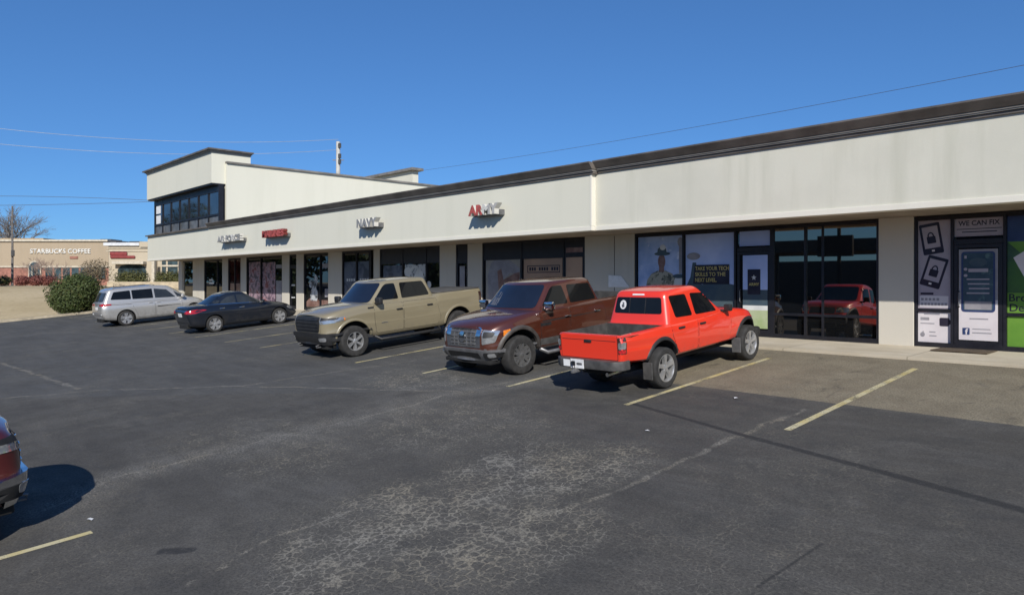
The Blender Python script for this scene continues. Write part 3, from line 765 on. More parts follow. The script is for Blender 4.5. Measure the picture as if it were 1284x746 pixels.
def minivan():
    S = dict(mat='silver', wb=3.0, x0=-2.52, x1=2.45, w0=.965, rf=.75, rr=.30, ef=.34, er=.12, prof=PROF_CAR, za=.35, ra=.40, wr=.345, ww=.225, win=.02, chz=.22, well=.34,
             zt=[(-2.52, 1.10), (-1.5, 1.10), (0, 1.06), (1.1, 1.03), (1.7, .96), (2.45, .74)], zb=[(-2.52, .34), (-2.1, .28), (-1.0, .22), (1.0, .22), (2.45, .26)],
             w=[(-2.52, .91), (-1.3, .965), (1, .965), (2.45, .88)], bowf=.20, bowr=.08, crown=.05, dzf=.14, rzf=.4, dzr=.02, rbr=.10, rzr=.15, rakef=[(0, -.06), (.4, .02), (1, -.2)], raker=[(0, .10), (.3, .0), (.7, .01), (1, .05)],
             wheel=dict(rim='rim', spokes=5, rimr=.70, twin=True, back='steelgrey'))
    G = dict(f0=1.62, f1=.62, r0=-2.46, r1=-2.17, w0=.90, w1=.72, c=.14, rt=.12, ef=.9, er=1.2, roof=[(-2.5, 1.66), (-1.6, 1.725), (-.4, 1.72), (.5, 1.665), (1.6, 1.50)], belt=[(-2.5, 1.06), (0, 1.02), (1.6, .98)], bowf=.2, bowr=.10, taper_f=.10, taper_r=.06, crown=.03)
    Yc = 11.04; root, bvh0, bvh, gb = vehicle('minivan', S, G, (-36.83, Yc, SLOPE * Yc), 1, 'silver minivan with dark side glass parked nose in at the far end of the row', 'minivan')
    for s in (1, -1):
        decal('quarter_window', gb, rpoly([(-1.22, 1.185), (-2.06, 1.23), (-1.90, 1.56), (-1.22, 1.585)], .05), 'y', s, 'glass_car', root)
        decal('side_window', gb, rpoly([(-1.16, 1.18), (-.28, 1.145), (-.28, 1.58), (-1.16, 1.585)], .03), 'y', s, 'glass_car', root)
        decal('side_window', gb, rpoly([(-.20, 1.14), (.72, 1.10), (.36, 1.48), (-.20, 1.575)], .03), 'y', s, 'glass_mid', root)
        decal('quarter_window', gb, rpoly([(.80, 1.10), (1.16, 1.085), (.66, 1.38)], .02), 'y', s, 'glass_mid', root)
        door(bvh, [(-.23, .34), (.92, .34), (.98, .60), (.96, 1.03), (-.23, 1.05)], s, 'silver', root)
        door(bvh, [(-1.06, .60), (-.98, .34), (-.255, .34), (-.255, 1.05), (-1.20, 1.09), (-1.18, .85)], s, 'silver', root)
        decal('door_track', bvh, [(-2.25, .985), (-1.22, .965), (-1.22, .98), (-2.25, 1.0)], 'y', s, 'seam', root, .003, .004)
        handle(root, bvh, -.10, .94, s, 'silver'); handle(root, bvh, -.42, .95, s, 'silver')
        mirror(root, .98, s * .88, 1.14, s, 'silver', None, .95)
        q = [(.40, .98), (.88, .96), (.84, 1.07), (.40, 1.05)]; q = q if s > 0 else mirrored(q)
        lamp('tail_light', bvh, root, ['tail'], [(rpoly(q, .02), 'x', -1), (rpoly([(-2.40, .96), (-2.05, 1.0), (-2.06, 1.05), (-2.40, 1.07)], .02), 'y', s)], .008)
        lamp('headlight', bvh, root, ['lamp'], [(rect(*sorted((s * .5, s * .80)), .62, .76), 'x', 1)])
        lamp('bumper_reflector', bvh, root, ['white'], [(rect(*sorted((s * .62, s * .78)), .56, .62, .01), 'x', -1)], .008)
    decal('windscreen', gb, rpoly([(-.74, 1.08), (.74, 1.08), (.60, 1.56), (-.60, 1.56)], .06), 'x', 1, 'glass_wind', root)
    decal('rear_window', gb, rpoly([(-.72, 1.16), (.72, 1.16), (.64, 1.56), (-.64, 1.56)], .06), 'x', -1, 'glass_mid', root)
    decal('license_plate', bvh, rect(-.17, .17, .80, .93, .01), 'x', -1, 'plate', root, .012)
    for s in (1, -1):
        MB().tube([(-1.9, s * .62, 1.70), (-1.8, s * .62, 1.755), (-.2, s * .60, 1.765), (-.1, s * .60, 1.715)], .016, 8).build('roof_rail', 'steelgrey', root, 40)
    return root

mats()
VEH = dict(red=red_pickup, brown=lambda: big_pickup('brown'), tan=lambda: big_pickup('tan'), left=lambda: big_pickup('left'), sedan=sedan, van=minivan)
#VEHICLES
def main_vehicles():
    for f in VEH.values(): f()

# ------------------------------------------------------------------ world, sun, camera
SUN_EL, AZ = R(31), R(50)                  # light travels towards -X and +Y
LDIR = Vector((-sin(AZ) * cos(SUN_EL), cos(AZ) * cos(SUN_EL), -sin(SUN_EL)))
SKY_TINT = (.55, 1.05, 1.70, 1)
def world():
    w = bpy.data.worlds.new('World'); SC.world = w; w.use_nodes = True
    nt = w.node_tree; s = nt.nodes.new('ShaderNodeTexSky'); s.sky_type = 'NISHITA'; s.sun_disc = False
    s.sun_elevation = SUN_EL; s.sun_rotation = math.atan2(-LDIR.x, -LDIR.y)
    s.air_density = .85; s.dust_density = .0; s.ozone_density = 3.6; s.altitude = 300
    hs = nt.nodes.new('ShaderNodeHueSaturation'); hs.inputs['Saturation'].default_value = 1.0; gm = nt.nodes.new('ShaderNodeGamma'); gm.inputs['Gamma'].default_value = .70; nt.links.new(s.outputs[0], gm.inputs['Color'])
    ml = nt.nodes.new('ShaderNodeMix'); ml.data_type = 'RGBA'; ml.blend_type = 'MULTIPLY'; ml.inputs[0].default_value = 1; ml.inputs[7].default_value = SKY_TINT; nt.links.new(gm.outputs[0], ml.inputs[6]); nt.links.new(ml.outputs[2], hs.inputs['Color'])
    nt.links.new(hs.outputs[0], nt.nodes['Background'].inputs[0]); nt.nodes['Background'].inputs[1].default_value = .10
    l = bpy.data.lights.new('sun', 'SUN'); l.energy = 4.7; l.angle = R(.53); l.color = (1, .955, .88)
    o = bpy.data.objects.new('sun', l); COL.objects.link(o); o.rotation_euler = LDIR.to_track_quat('-Z', 'Y').to_euler(); o.location = (0, 0, 60)
    c = bpy.data.cameras.new('camera'); c.sensor_width = 36; c.lens = F_PX / PHW * 36; c.clip_end = 4000; c.clip_start = .1
    c.shift_y = (HY - PHH / 2) / PHW
    o = bpy.data.objects.new('camera', c); COL.objects.link(o); o.location = (0, 0, CAMH)
    o.rotation_euler = Vector((-CF, SF, 0)).to_track_quat('-Z', 'Y').to_euler(); SC.camera = o
    v = SC.view_settings; v.view_transform = 'Standard'; v.look = 'None'; v.gamma = 1; v.use_curve_mapping = False; v.exposure = EXPOSURE
EXPOSURE = 0.1

# ------------------------------------------------------------------ ground
def seg_mask(t, xy, p, q, w, soft, warp=None):
    """soft mask round the line p-q in the ground plane"""
    x, y = xy; dx, dy = q[0] - p[0], q[1] - p[1]; L2 = dx * dx + dy * dy
    ax = t.math('SUBTRACT', x, p[0]); ay = t.math('SUBTRACT', y, p[1])
    k = t.math('MULTIPLY_ADD', ax, dx / L2, t.math('MULTIPLY', ay, dy / L2), clamp=True)
    ex = t.math('MULTIPLY_ADD', k, -dx, ax); ey = t.math('MULTIPLY_ADD', k, -dy, ay)
    d = t.math('SQRT', t.math('MULTIPLY_ADD', ex, ex, t.math('MULTIPLY', ey, ey)))
    return t.ramp(d, w, w + soft, 1, 0)
def mx(t, *a):
    r = a[0]
    for b in a[1:]: r = t.math('MAXIMUM', r, b)
    return r
def asphalt():
    t = NT('asphalt'); v = t.coord()
    flat = t.map(v, (1, 1, 0))
    wv = t.noise(flat, 1.3, 4, .6, out=1)
    wn = t.n('ShaderNodeVectorMath', operation='MULTIPLY_ADD'); t.put(wn.inputs[0], t.vm('SUBTRACT', wv, (.5, .5, .5))); wn.inputs[1].default_value = (.42, .42, 0); t.put(wn.inputs[2], flat)
    P = wn.outputs[0]
    X, Y, _ = t.xyz(flat); Xw, Yw, _ = t.xyz(P)
    big = t.noise(flat, .22, 5, .6); mid = t.noise(flat, 1.6, 6, .65); fine = t.noise(flat, 38, 4, .75); grit = t.noise(flat, 190, 2, .6)
    streak = t.noise(t.map(flat, (.5, 2.6, 1), rot=(0, 0, R(8))), .8, 5, .65)
    base = t.mix(t.ramp(big, .3, .7), (.062, .057, .0495), (.089, .0825, .0715))
    base = t.mix(t.math('MULTIPLY', t.ramp(streak, .45, .75), .55), base, (.112, .107, .098))
    base = t.mix(t.math('MULTIPLY', t.ramp(mid, .42, .72), .6), base, (.038, .038, .038))
    blot = t.noise(t.map(flat, (1, 1.6, 1)), .55, 6, .72, .6)
    base = t.mix(t.math('MULTIPLY', t.ramp(blot, .50, .70), .55), base, (.122, .116, .105))
    base = t.mix(t.math('MULTIPLY', t.ramp(blot, .46, .30), .5), base, (.036, .037, .039))
    # older, bluer half to the far left
    l1, l2 = gpt(0, 500), gpt(560, 490); 
    nx, ny = -(l2.y - l1.y), (l2.x - l1.x); L = sqrt(nx * nx + ny * ny); nx, ny = nx / L, ny / L
    dd = t.math('ADD', t.math('MULTIPLY', t.math('SUBTRACT', Xw, l1.x), nx), t.math('MULTIPLY', t.math('SUBTRACT', Yw, l1.y), ny))
    farp = t.ramp(dd, -.05, .12)
    base = t.mix(t.math('MULTIPLY', farp, .55), base, t.mix(t.ramp(streak, .3, .7), (.066, .067, .067), (.102, .103, .101)))
    # bare tan paving in the stalls, past the edge of the seal coat
    e = t.math('ADD', Y, t.math('MULTIPLY', t.noise(flat, 5, 4, .7), .10))
    tanm = t.math('MULTIPLY', t.ramp(e, 11.09, 11.15), t.ramp(Xw, -8.9, -8.3))
    old = t.math('MULTIPLY', t.ramp(e, 11.3, 12.1), t.ramp(Xw, -8.2, -8.8))
    tanc = t.mix(t.ramp(mid, .3, .7), (.208, .174, .116), (.278, .238, .162))
    tanc = t.mix(t.math('MULTIPLY', t.ramp(t.noise(t.map(flat, (1, .45, 1)), 2.1, 6, .75, .6), .56, .70), .6), tanc, (.08, .072, .06))
    tanc = t.mix(t.math('MULTIPLY', t.ramp(t.noise(flat, 11, 5, .75), .52, .68), .45), tanc, (.10, .09, .073))
    tanc = t.mix(t.math('MULTIPLY', t.ramp(t.noise(flat, 7, 5, .75), .55, .7), .35), tanc, (.34, .30, .235))
    base = t.mix(t.math('MULTIPLY', old, .25), base, (.11, .105, .098))
    base = t.mix(tanm, base, tanc)
    # bright weathered lines
    def path(pts, w, soft):
        g = [gpt(*p) for p in pts]
        return mx(t, *[seg_mask(t, (Xw, Yw), (a.x, a.y), (b.x, b.y), w, soft) for a, b in zip(g, g[1:])])
    wear = mx(t, t.math('MULTIPLY', path([(60, 640), (150, 597), (330, 552), (470, 520), (565, 494), (700, 472)], .10, .55), .95),
              t.math('MULTIPLY', path([(500, 505), (430, 530), (340, 560)], .10, .8), .6))
    lines = mx(t, path([(0, 500), (120, 489), (300, 484), (430, 487), (590, 491)], .012, .05),
               path([(60, 640), (150, 597), (330, 552), (470, 520), (565, 494), (640, 478)], .012, .05),
               path([(640, 664), (780, 615), (870, 570), (935, 543), (1010, 513)], .014, .05), path([(240, 730), (330, 680), (440, 640)], .012, .04),
               path([(0, 455), (100, 487)], .02, .08), path([(300, 484), (520, 452)], .01, .04))
    dash = t.ramp(t.noise(flat, 2.8, 4, .7), .36, .58)
    # alligator cracking
    def blob(px, py, rx, ry):
        c = gpt(px, py); ax = t.math('DIVIDE', t.math('SUBTRACT', Xw, c.x), rx); ay = t.math('DIVIDE', t.math('SUBTRACT', Yw, c.y), ry)
        return t.ramp(t.math('MULTIPLY_ADD', ax, ax, t.math('MULTIPLY', ay, ay)), 1.25, .1)
    zone = mx(t, blob(600, 660, 1.5, 1.5), blob(660, 590, 1.2, 1.5), blob(730, 585, .9, 1.3), blob(520, 640, 1.2, 1.3), blob(450, 690, 1.0, 1.1), t.math('MULTIPLY', blob(900, 690, 1.4, 1.4), .32),
              t.math('MULTIPLY', blob(1160, 690, 1.2, .9), .18), t.math('MULTIPLY', blob(520, 475, 1.9, 1.3), .8), t.math('MULTIPLY', blob(560, 530, 2.4, 1.8), .6), t.math('MULTIPLY', blob(340, 555, 2.8, 1.5), .55))
    zone = mx(t, zone, t.math('MULTIPLY', t.ramp(t.noise(flat, .45, 5, .7), .44, .62), .34))
    zone = t.math('MULTIPLY', zone, t.ramp(t.noise(flat, 1.9, 6, .8), .24, .72))
    pw = t.n('ShaderNodeVectorMath', operation='MULTIPLY_ADD'); t.put(pw.inputs[0], t.vm('SUBTRACT', t.noise(flat, 9, 3, .6, out=1), (.5, .5, .5))); pw.inputs[1].default_value = (.05, .05, 0); t.put(pw.inputs[2], flat)
    c1 = t.vor(pw.outputs[0], 10.8); c2 = t.vor(pw.outputs[0], 23)
    wid = t.math('MULTIPLY', t.ramp(t.noise(flat, 3.5, 4), .3, .7, .05, .19), t.ramp(zone, .1, .9, .4, 1.35))
    net = mx(t, t.math('MULTIPLY', t.math('SUBTRACT', 1, t.math('DIVIDE', c1, wid)), 1.7, clamp=True), t.math('MULTIPLY', t.math('SUBTRACT', 1, t.math('DIVIDE', c2, .07), clamp=True), .28))
    crack = t.math('MULTIPLY', net, zone)
    speck = t.math('MULTIPLY', t.math('MULTIPLY', t.ramp(fine, .46, .68), t.ramp(t.noise(flat, 3.1, 5, .7), .36, .6)), wear)
    light = mx(t, t.math('MULTIPLY', crack, t.ramp(fine, .30, .58, .30, .92)), t.math('MULTIPLY', speck, .75), t.math('MULTIPLY', t.math('MULTIPLY', lines, dash), t.ramp(fine, .35, .6, .05, .62)))
    pale = t.mix(t.ramp(t.noise(flat, .9, 3), .35, .65), (.33, .31, .265), (.36, .315, .23))
    base = t.mix(t.math('MULTIPLY', t.math('MULTIPLY', zone, t.ramp(t.noise(flat, 4.5, 6, .75), .35, .65)), .62), base, (.165, .155, .125))
    base = t.mix(t.math('MULTIPLY', wear, t.ramp(t.noise(t.map(flat, (.6, 2.2, 1), rot=(0, 0, R(20))), 2.4, 6, .75), .38, .62, .1, .6)), base, (.15, .144, .132))
    base = t.mix(light, base, pale)
    # long dark line across the lot, a thin sealed joint and oil
    d1 = gpt(790, 505); d2 = gpt(930, 545); d3 = gpt(1100, 590); d4 = gpt(1300, 644)
    dark_line = mx(t, *[seg_mask(t, (X, Y), (a.x, a.y), (b.x, b.y), w, .05) for a, b, w in ((d1, d2, .025), (d2, d3, .035), (d3, d4, .045))])
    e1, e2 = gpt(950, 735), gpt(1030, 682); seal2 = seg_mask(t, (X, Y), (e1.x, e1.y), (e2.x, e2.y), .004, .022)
    o = gpt(218, 691); oil = t.ramp(t.math('ADD', seg_mask(t, (X, Y), (o.x - .10, o.y - .07), (o.x + .10, o.y + .11), .0, .17), t.math('MULTIPLY', t.math('SUBTRACT', t.noise(flat, 9, 5, .75), .5), 1.5)), .45, .85)
    base = t.mix(t.math('MULTIPLY', mx(t, dark_line, t.math('MULTIPLY', seal2, .8), oil), .85), base, (.016, .016, .017))
    # drips down the middle of each stall, and grit
    sx = t.math('PINGPONG', t.math('ADD', X, 100 * 2.8 - 8.73 + 1.4 + 2.8 * 0), 1.4)
    drip = t.math('MULTIPLY', t.math('MULTIPLY', t.ramp(sx, 1.15, 1.35), t.ramp(t.noise(t.map(flat, (1.6, .7, 1)), 2.2, 4, .65), .5, .68)), t.math('MULTIPLY', t.ramp(Y, 10.5, 12.0), t.ramp(Y, 14.9, 13.6)))
    base = t.mix(t.math('MULTIPLY', drip, .6), base, (.035, .033, .031))
    base = t.mix(t.ramp(grit, .35, .75, 0, .5), base, t.mix(.5, base, (.20, .20, .195)))
    base = t.mix(t.ramp(fine, .34, .58, .55, 0), base, (.020, .020, .020))
    sp2 = t.noise(flat, 14, 6, .8)
    base = t.mix(t.ramp(sp2, .54, .70, 0, .40), base, (.17, .162, .148))
    base = t.mix(t.ramp(sp2, .46, .32, 0, .35), base, (.028, .027, .026))
    t.set(Base_Color=base, Roughness=t.ramp(mid, .3, .7, .78, .95), Specular_IOR_Level=.25)
    h = t.math('ADD', t.math('MULTIPLY', fine, .5), t.math('MULTIPLY', grit, .5))
    h = t.math('MULTIPLY_ADD', crack, -.8, h)
    t.bump(h, .35, .012)
    return t.m
def stripe_mat():
    t = NT('worn_road_paint'); v = t.coord()
    f = t.math('MULTIPLY', t.math('MULTIPLY', t.noise(v, 42, 5, .75), t.ramp(t.noise(v, 2.2, 4), .2, .75, .75, 1.25)), t.ramp(t.xyz(v)[0], -22, -9, .86, 1.0))
    t.set(Base_Color=t.mix(t.ramp(f, .36, .50), (.10, .095, .075), t.mix(t.ramp(t.noise(v, 3, 3), .3, .7), (.50, .41, .17), (.53, .48, .31))), Roughness=.8)
    t.bump(f, .2, .004); return t.m
def stucco(name, col, stain=.5):
    t = NT(name); v = t.coord()
    run = t.noise(t.map(v, (1.1, 1.1, .10)), 1.5, 5, .6); cl = t.noise(v, .5, 5, .6); gr = t.noise(v, 55, 4, .7)
    z = t.xyz(v)[2]
    c = t.mix(t.math('MULTIPLY', t.ramp(run, .46, .70), stain), col, tuple(q * f for q, f in zip(col, (.80, .81, .78))))
    c = t.mix(t.math('MULTIPLY', t.ramp(cl, .42, .68), stain * .7), c, tuple(q * .86 for q in col))
    c = t.mix(t.ramp(gr, .3, .7, .05, 0), c, (.2, .19, .17))
    t.set(Base_Color=c, Roughness=.9, Specular_IOR_Level=.2); t.bump(gr, .18, .006); return t.m
def dry_grass():
    t = NT('dry_lawn'); v = t.coord(); fl = t.map(v, (1, 1, 0))
    a = t.noise(fl, .16, 5, .6); b = t.noise(fl, 3, 6, .7); c = t.noise(fl, 30, 3, .7)
    q = t.mix(t.ramp(a, .35, .65), (.47, .375, .225), (.56, .455, .29)); q = t.mix(t.math('MULTIPLY', t.ramp(b, .45, .7), .6), q, (.36, .28, .155)); q = t.mix(t.ramp(t.noise(t.map(fl, (1, .3, 1)), .3, 3), .58, .68, 0, .7), q, (.24, .185, .09))
    t.set(Base_Color=t.mix(t.ramp(c, .3, .7, .2, 0), q, (.30, .235, .14)), Roughness=1.0, Specular_IOR_Level=.1); t.bump(c, .6, .05); return t.m
def sheet(name, xs, ys, mt, dz=0.0, keep=None, label=None):
    bm = bmesh.new(); g = {}
    for x in xs:
        for y in ys: g[x, y] = bm.verts.new((x, y, gz(x, y) + dz))
    for i in range(len(xs) - 1):
        for j in range(len(ys) - 1):
            if keep is None or keep((xs[i] + xs[i + 1]) / 2, (ys[j] + ys[j + 1]) / 2):
                bm.faces.new((g[xs[i], ys[j]], g[xs[i + 1], ys[j]], g[xs[i + 1], ys[j + 1]], g[xs[i], ys[j + 1]]))
    bm.normal_update()
    me = bpy.data.meshes.new(name); bm.to_mesh(me); bm.free()
    for v in [v for v in me.vertices]: pass
    o = link(name, me, mt); o['kind'] = 'structure'
    if label: o['label'] = label
    return o
def lin(a, b, n): return [a + (b - a) * i / n for i in range(n + 1)]
CURB = 15.02
def ground():
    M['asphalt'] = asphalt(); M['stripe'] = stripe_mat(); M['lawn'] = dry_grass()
    M['concrete'] = plain('sidewalk_concrete', (.50, .445, .35), .9, 0, .14, 1.2, .25, 70)
    M['kerb'] = plain('kerb_concrete', (.42, .36, .26), .9, 0, .2, 2.5, .3, 50)
    xs = [-900, -500, -300, -200, -150, -120, -100] + lin(-90, -46, 22) + [-40, -20, 0, 20, 60, 150, 400, 900]
    ys = [-900, -400, -150, -80, -40, -20, -14] + lin(-10, 14, 12) + [15.6, 20, 30, 45, 60, 100, 200, 400, 900]
    sheet('ground', xs, ys, 'lawn', -.03, label='dry tan winter lawn rising beyond the parking lot')
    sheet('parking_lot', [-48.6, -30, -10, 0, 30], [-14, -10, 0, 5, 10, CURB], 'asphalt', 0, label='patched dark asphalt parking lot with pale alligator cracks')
    sheet('road', [-300, -200, -150, -120] + lin(-100, -48.7, 20) + [-48.62], [-60, -40, -25, -14] + lin(-10, 4, 5), 'asphalt', -.004, label='asphalt sheet added left of the lot, unseen, to darken the shop glass')  # unseen asphalt added so the far shop glass mirrors dark ground, not lawn
    sheet('road', [-48.62, -20, 30, 200], [-60, -40, -25, -14], 'asphalt', -.004, label='asphalt road behind the viewer')
    # lawn kerb
    b = MB()
    for i in range(28):
        y0, y1 = -14 + i * 1.035, -14 + (i + 1) * 1.035
        pts = [(-48.62, y0), (-48.92, y0), (-48.92, y1), (-48.62, y1)]
        lo = [b.bm.verts.new((x, y, gz(x, y) - .1)) for x, y in pts]; hi = [b.bm.verts.new((x, y, gz(-48.6, y) + .13)) for x, y in pts]
        b.bm.faces.new(hi); 
        for k in range(4): b.bm.faces.new((lo[k], hi[k], hi[(k + 1) % 4], lo[(k + 1) % 4]))
    bmesh.ops.remove_doubles(b.bm, verts=b.bm.verts, dist=.0005); bmesh.ops.recalc_face_normals(b.bm, faces=list(b.bm.faces))
    o = b.build('kerb', 'kerb'); setp(o, 'pale concrete kerb between the lot and the lawn', kind='structure')
    # sidewalk: nearly flush with the lot, falling a little from the shop fronts
    b = MB(); zc = SLOPE * CURB
    prof = [(CURB, zc - .2), (CURB, zc + .045), (CURB + .03, zc + .058), (CURB + .22, zc + .062), (CURB + .222, zc + .056), (CURB + .228, zc + .056), (CURB + .23, zc + .062), (17.1, 1.432), (17.6, 1.436), (17.6, zc - .2)]
    xs = lin(-52.5, 12, 24)
    rings = [[b.bm.verts.new((x, y, z)) for y, z in prof] for x in xs]
    for A, B in zip(rings, rings[1:]):
        for k in range(len(prof) - 1): b.bm.faces.new((A[k], B[k], B[k + 1], A[k + 1]))
    b.bm.faces.new(rings[0]); b.bm.faces.new(rings[-1][::-1]); bmesh.ops.recalc_face_normals(b.bm, faces=list(b.bm.faces))
    t = NT('sidewalk'); v = t.coord(); x, y, z = t.xyz(v)
    n1 = t.noise(v, 1.1, 5, .6); n2 = t.noise(v, 60, 4, .7); st = t.noise(t.map(v, (.6, 2, 1)), 1.3, 5, .6)
    c = t.mix(t.ramp(n1, .3, .7), (.50, .44, .335), (.60, .54, .43)); c = t.mix(t.math('MULTIPLY', t.ramp(st, .5, .75), .55), c, (.36, .31, .23))
    j = t.math('SUBTRACT', 1, t.ramp(t.math('PINGPONG', t.math('ADD', x, 100), 1.25), .008, .016)); c = t.mix(t.math('MULTIPLY', j, .6), c, (.14, .12, .095))
    c = t.mix(t.ramp(y, CURB + .23, CURB + .18, 0, .35), c, (.34, .285, .19))
    t.set(Base_Color=t.mix(t.ramp(n2, .3, .7, .15, 0), c, (.25, .21, .16)), Roughness=.9, Specular_IOR_Level=.2); t.bump(n2, .2, .006); M['sidewalk'] = t.m
    o = b.build('sidewalk', 'sidewalk', None, 30); setp(o, 'pale tan concrete sidewalk along the shop fronts', kind='structure')
    # litter
    rnd = random.Random(3)
    for px, py, w, lab in ((812, 541, .05, 'tiny white paper scrap lying on the dark asphalt before the red pickup'), (923, 500, .04, 'tiny pale paper scrap by the edge of the tan paving'), (113, 652, .035, 'tiny pale scrap lying beyond the near yellow line')):
        g = gpt(px, py); b = MB(); a = [b.bm.verts.new((cos(k * 1.05 + .3) * w * rnd.uniform(.6, 1.3), sin(k * 1.05 + .3) * w * rnd.uniform(.5, 1), .006 + rnd.uniform(0, .02))) for k in range(6)]; c = b.bm.verts.new((0, 0, .03))
        for k in range(6): b.bm.faces.new((a[k], a[(k + 1) % 6], c))
        o = b.build('paper_scrap', 'white'); o.location = g; setp(o, lab, 'litter')
    # painted stall lines
    X0 = -4.58
    for i in range(17):
        x = -4.58 - 2.78 * i + (0.03 if i % 2 else -.02)
        if i == 0: y0, y1 = 9.33, 14.23
        else: y0, y1 = 9.33, 14.1
        b = MB(); n = 10
        for k in range(n):
            ya, yb = y0 + (y1 - y0) * k / n, y0 + (y1 - y0) * (k + 1) / n
            b.quad((x - .052, ya, SLOPE * ya + .004), (x + .052, ya, SLOPE * ya + .004), (x + .052, yb, SLOPE * yb + .004), (x - .052, yb, SLOPE * yb + .004))
        o = b.build('parking_line', 'stripe'); setp(o, 'worn yellow line painted between parking stalls', None, 'stall lines by the shops', 'structure')
    for x in (-5.84, -8.62, -11.4):
        b = MB(); y0, y1 = -3.0, 1.95
        b.quad((x - .05, y0, SLOPE * y0 + .004), (x + .05, y0, SLOPE * y0 + .004), (x + .05, y1, SLOPE * y1 + .004), (x - .05, y1, SLOPE * y1 + .004)) if x == -8.62 else None
        if x == -8.62:
            o = b.build('parking_line', 'stripe'); setp(o, 'worn yellow line beside the maroon pickup', None, None, 'structure')
        else: b.bm.free()

# ------------------------------------------------------------------ the shopping strip
GY = 17.12                                  # glass line
FLOORZ, SOFZ = 1.43, 4.235
class Root:
    def __init__(s, name, loc, label, cat, group=None):
        s.o = empty(name, loc); setp(s.o, label, cat, group); s.inv = Matrix.Translation(-Vector(loc))
    def add(s, o):
        o.parent = s.o; o.matrix_parent_inverse = s.inv; return o
def film(parent, name, pts, mt, d=.006, label=None, Y=GY):
    """printed film / flat panel on the glass, outline in world X,Z"""
    b = MB(); f = b.bm.faces.new([b.bm.verts.new((x, Y - d, z)) for x, z in pts]); f.normal_update()
    if f.normal.y > 0: f.normal_flip()
    r = bmesh.ops.extrude_face_region(b.bm, geom=[f])
    for e in r['geom']:
        if isinstance(e, bmesh.types.BMVert): e.co.y -= .0015
    bmesh.ops.recalc_face_normals(b.bm, faces=list(b.bm.faces))
    o = b.build(name, mt, parent)
    if label: o['label'] = label
    return o
def multi(parent, name, polys, mt, d=.006, label=None, Y=GY):
    if name in ('notice', 'phone_icons', 'paper_sheet') and len(polys) > 1:
        return [multi(parent, name if name != 'phone_icons' else 'phone_icon', [p], mt, d, label, Y) for p in polys]
    b = MB()
    for k, pts in enumerate(polys):
        f = b.bm.faces.new([b.bm.verts.new((x, Y - d - .0003 * k, z)) for x, z in pts]); f.normal_update()
        if f.normal.y > 0: f.normal_flip()
    r = bmesh.ops.extrude_face_region(b.bm, geom=list(b.bm.faces))
    for e in r['geom']:
        if isinstance(e, bmesh.types.BMVert): e.co.y -= .0015
    bmesh.ops.recalc_face_normals(b.bm, faces=list(b.bm.faces))
    o = b.build(name, mt, parent)
    if label: o['label'] = label
    return o
def q(px, py, Y=GY):
    p = ypt(px, py, Y); return (p.x, p.z)
def qr(x0, x1, y0l, y1l, y0r=None, y1r=None):         # pixel box on the glass, kept upright and level
    a, b = q(x0, y0l), q(x0, y1l); X1 = q(x1, 354)[0]
    return [(a[0], b[1]), (X1, b[1]), (X1, a[1]), (a[0], a[1])]
def Lf(x0, x1, z0, z1): return [(x0, z0), (x1, z0), (x1, z1), (x0, z1)]
def ell(cx, cz, rx, rz, n=20, a0=0, a1=360): return [(cx + rx * cos(R(a0 + (a1 - a0) * k / n)), cz + rz * sin(R(a0 + (a1 - a0) * k / n))) for k in range(n if a1 - a0 >= 360 else n + 1)]
def rot(pts, c, deg):
    a = R(deg); return [(c[0] + (x - c[0]) * cos(a) - (z - c[1]) * sin(a), c[1] + (x - c[0]) * sin(a) + (z - c[1]) * cos(a)) for x, z in pts]
def words(parent, name, body, x, z, h, mt, d=.009, width=None, Y=GY, bold=.012, align='CENTER', deg=0):
    me = text_mesh(body, h, 0, width, bold, align)
    o = link(name, me, mt, parent); 
    for v in me.vertices:
        c = v.co.copy(); a = R(deg); v.co = Vector((x + c.x * cos(a) - c.y * sin(a), Y - d, z + c.x * sin(a) + c.y * cos(a)))
    return o

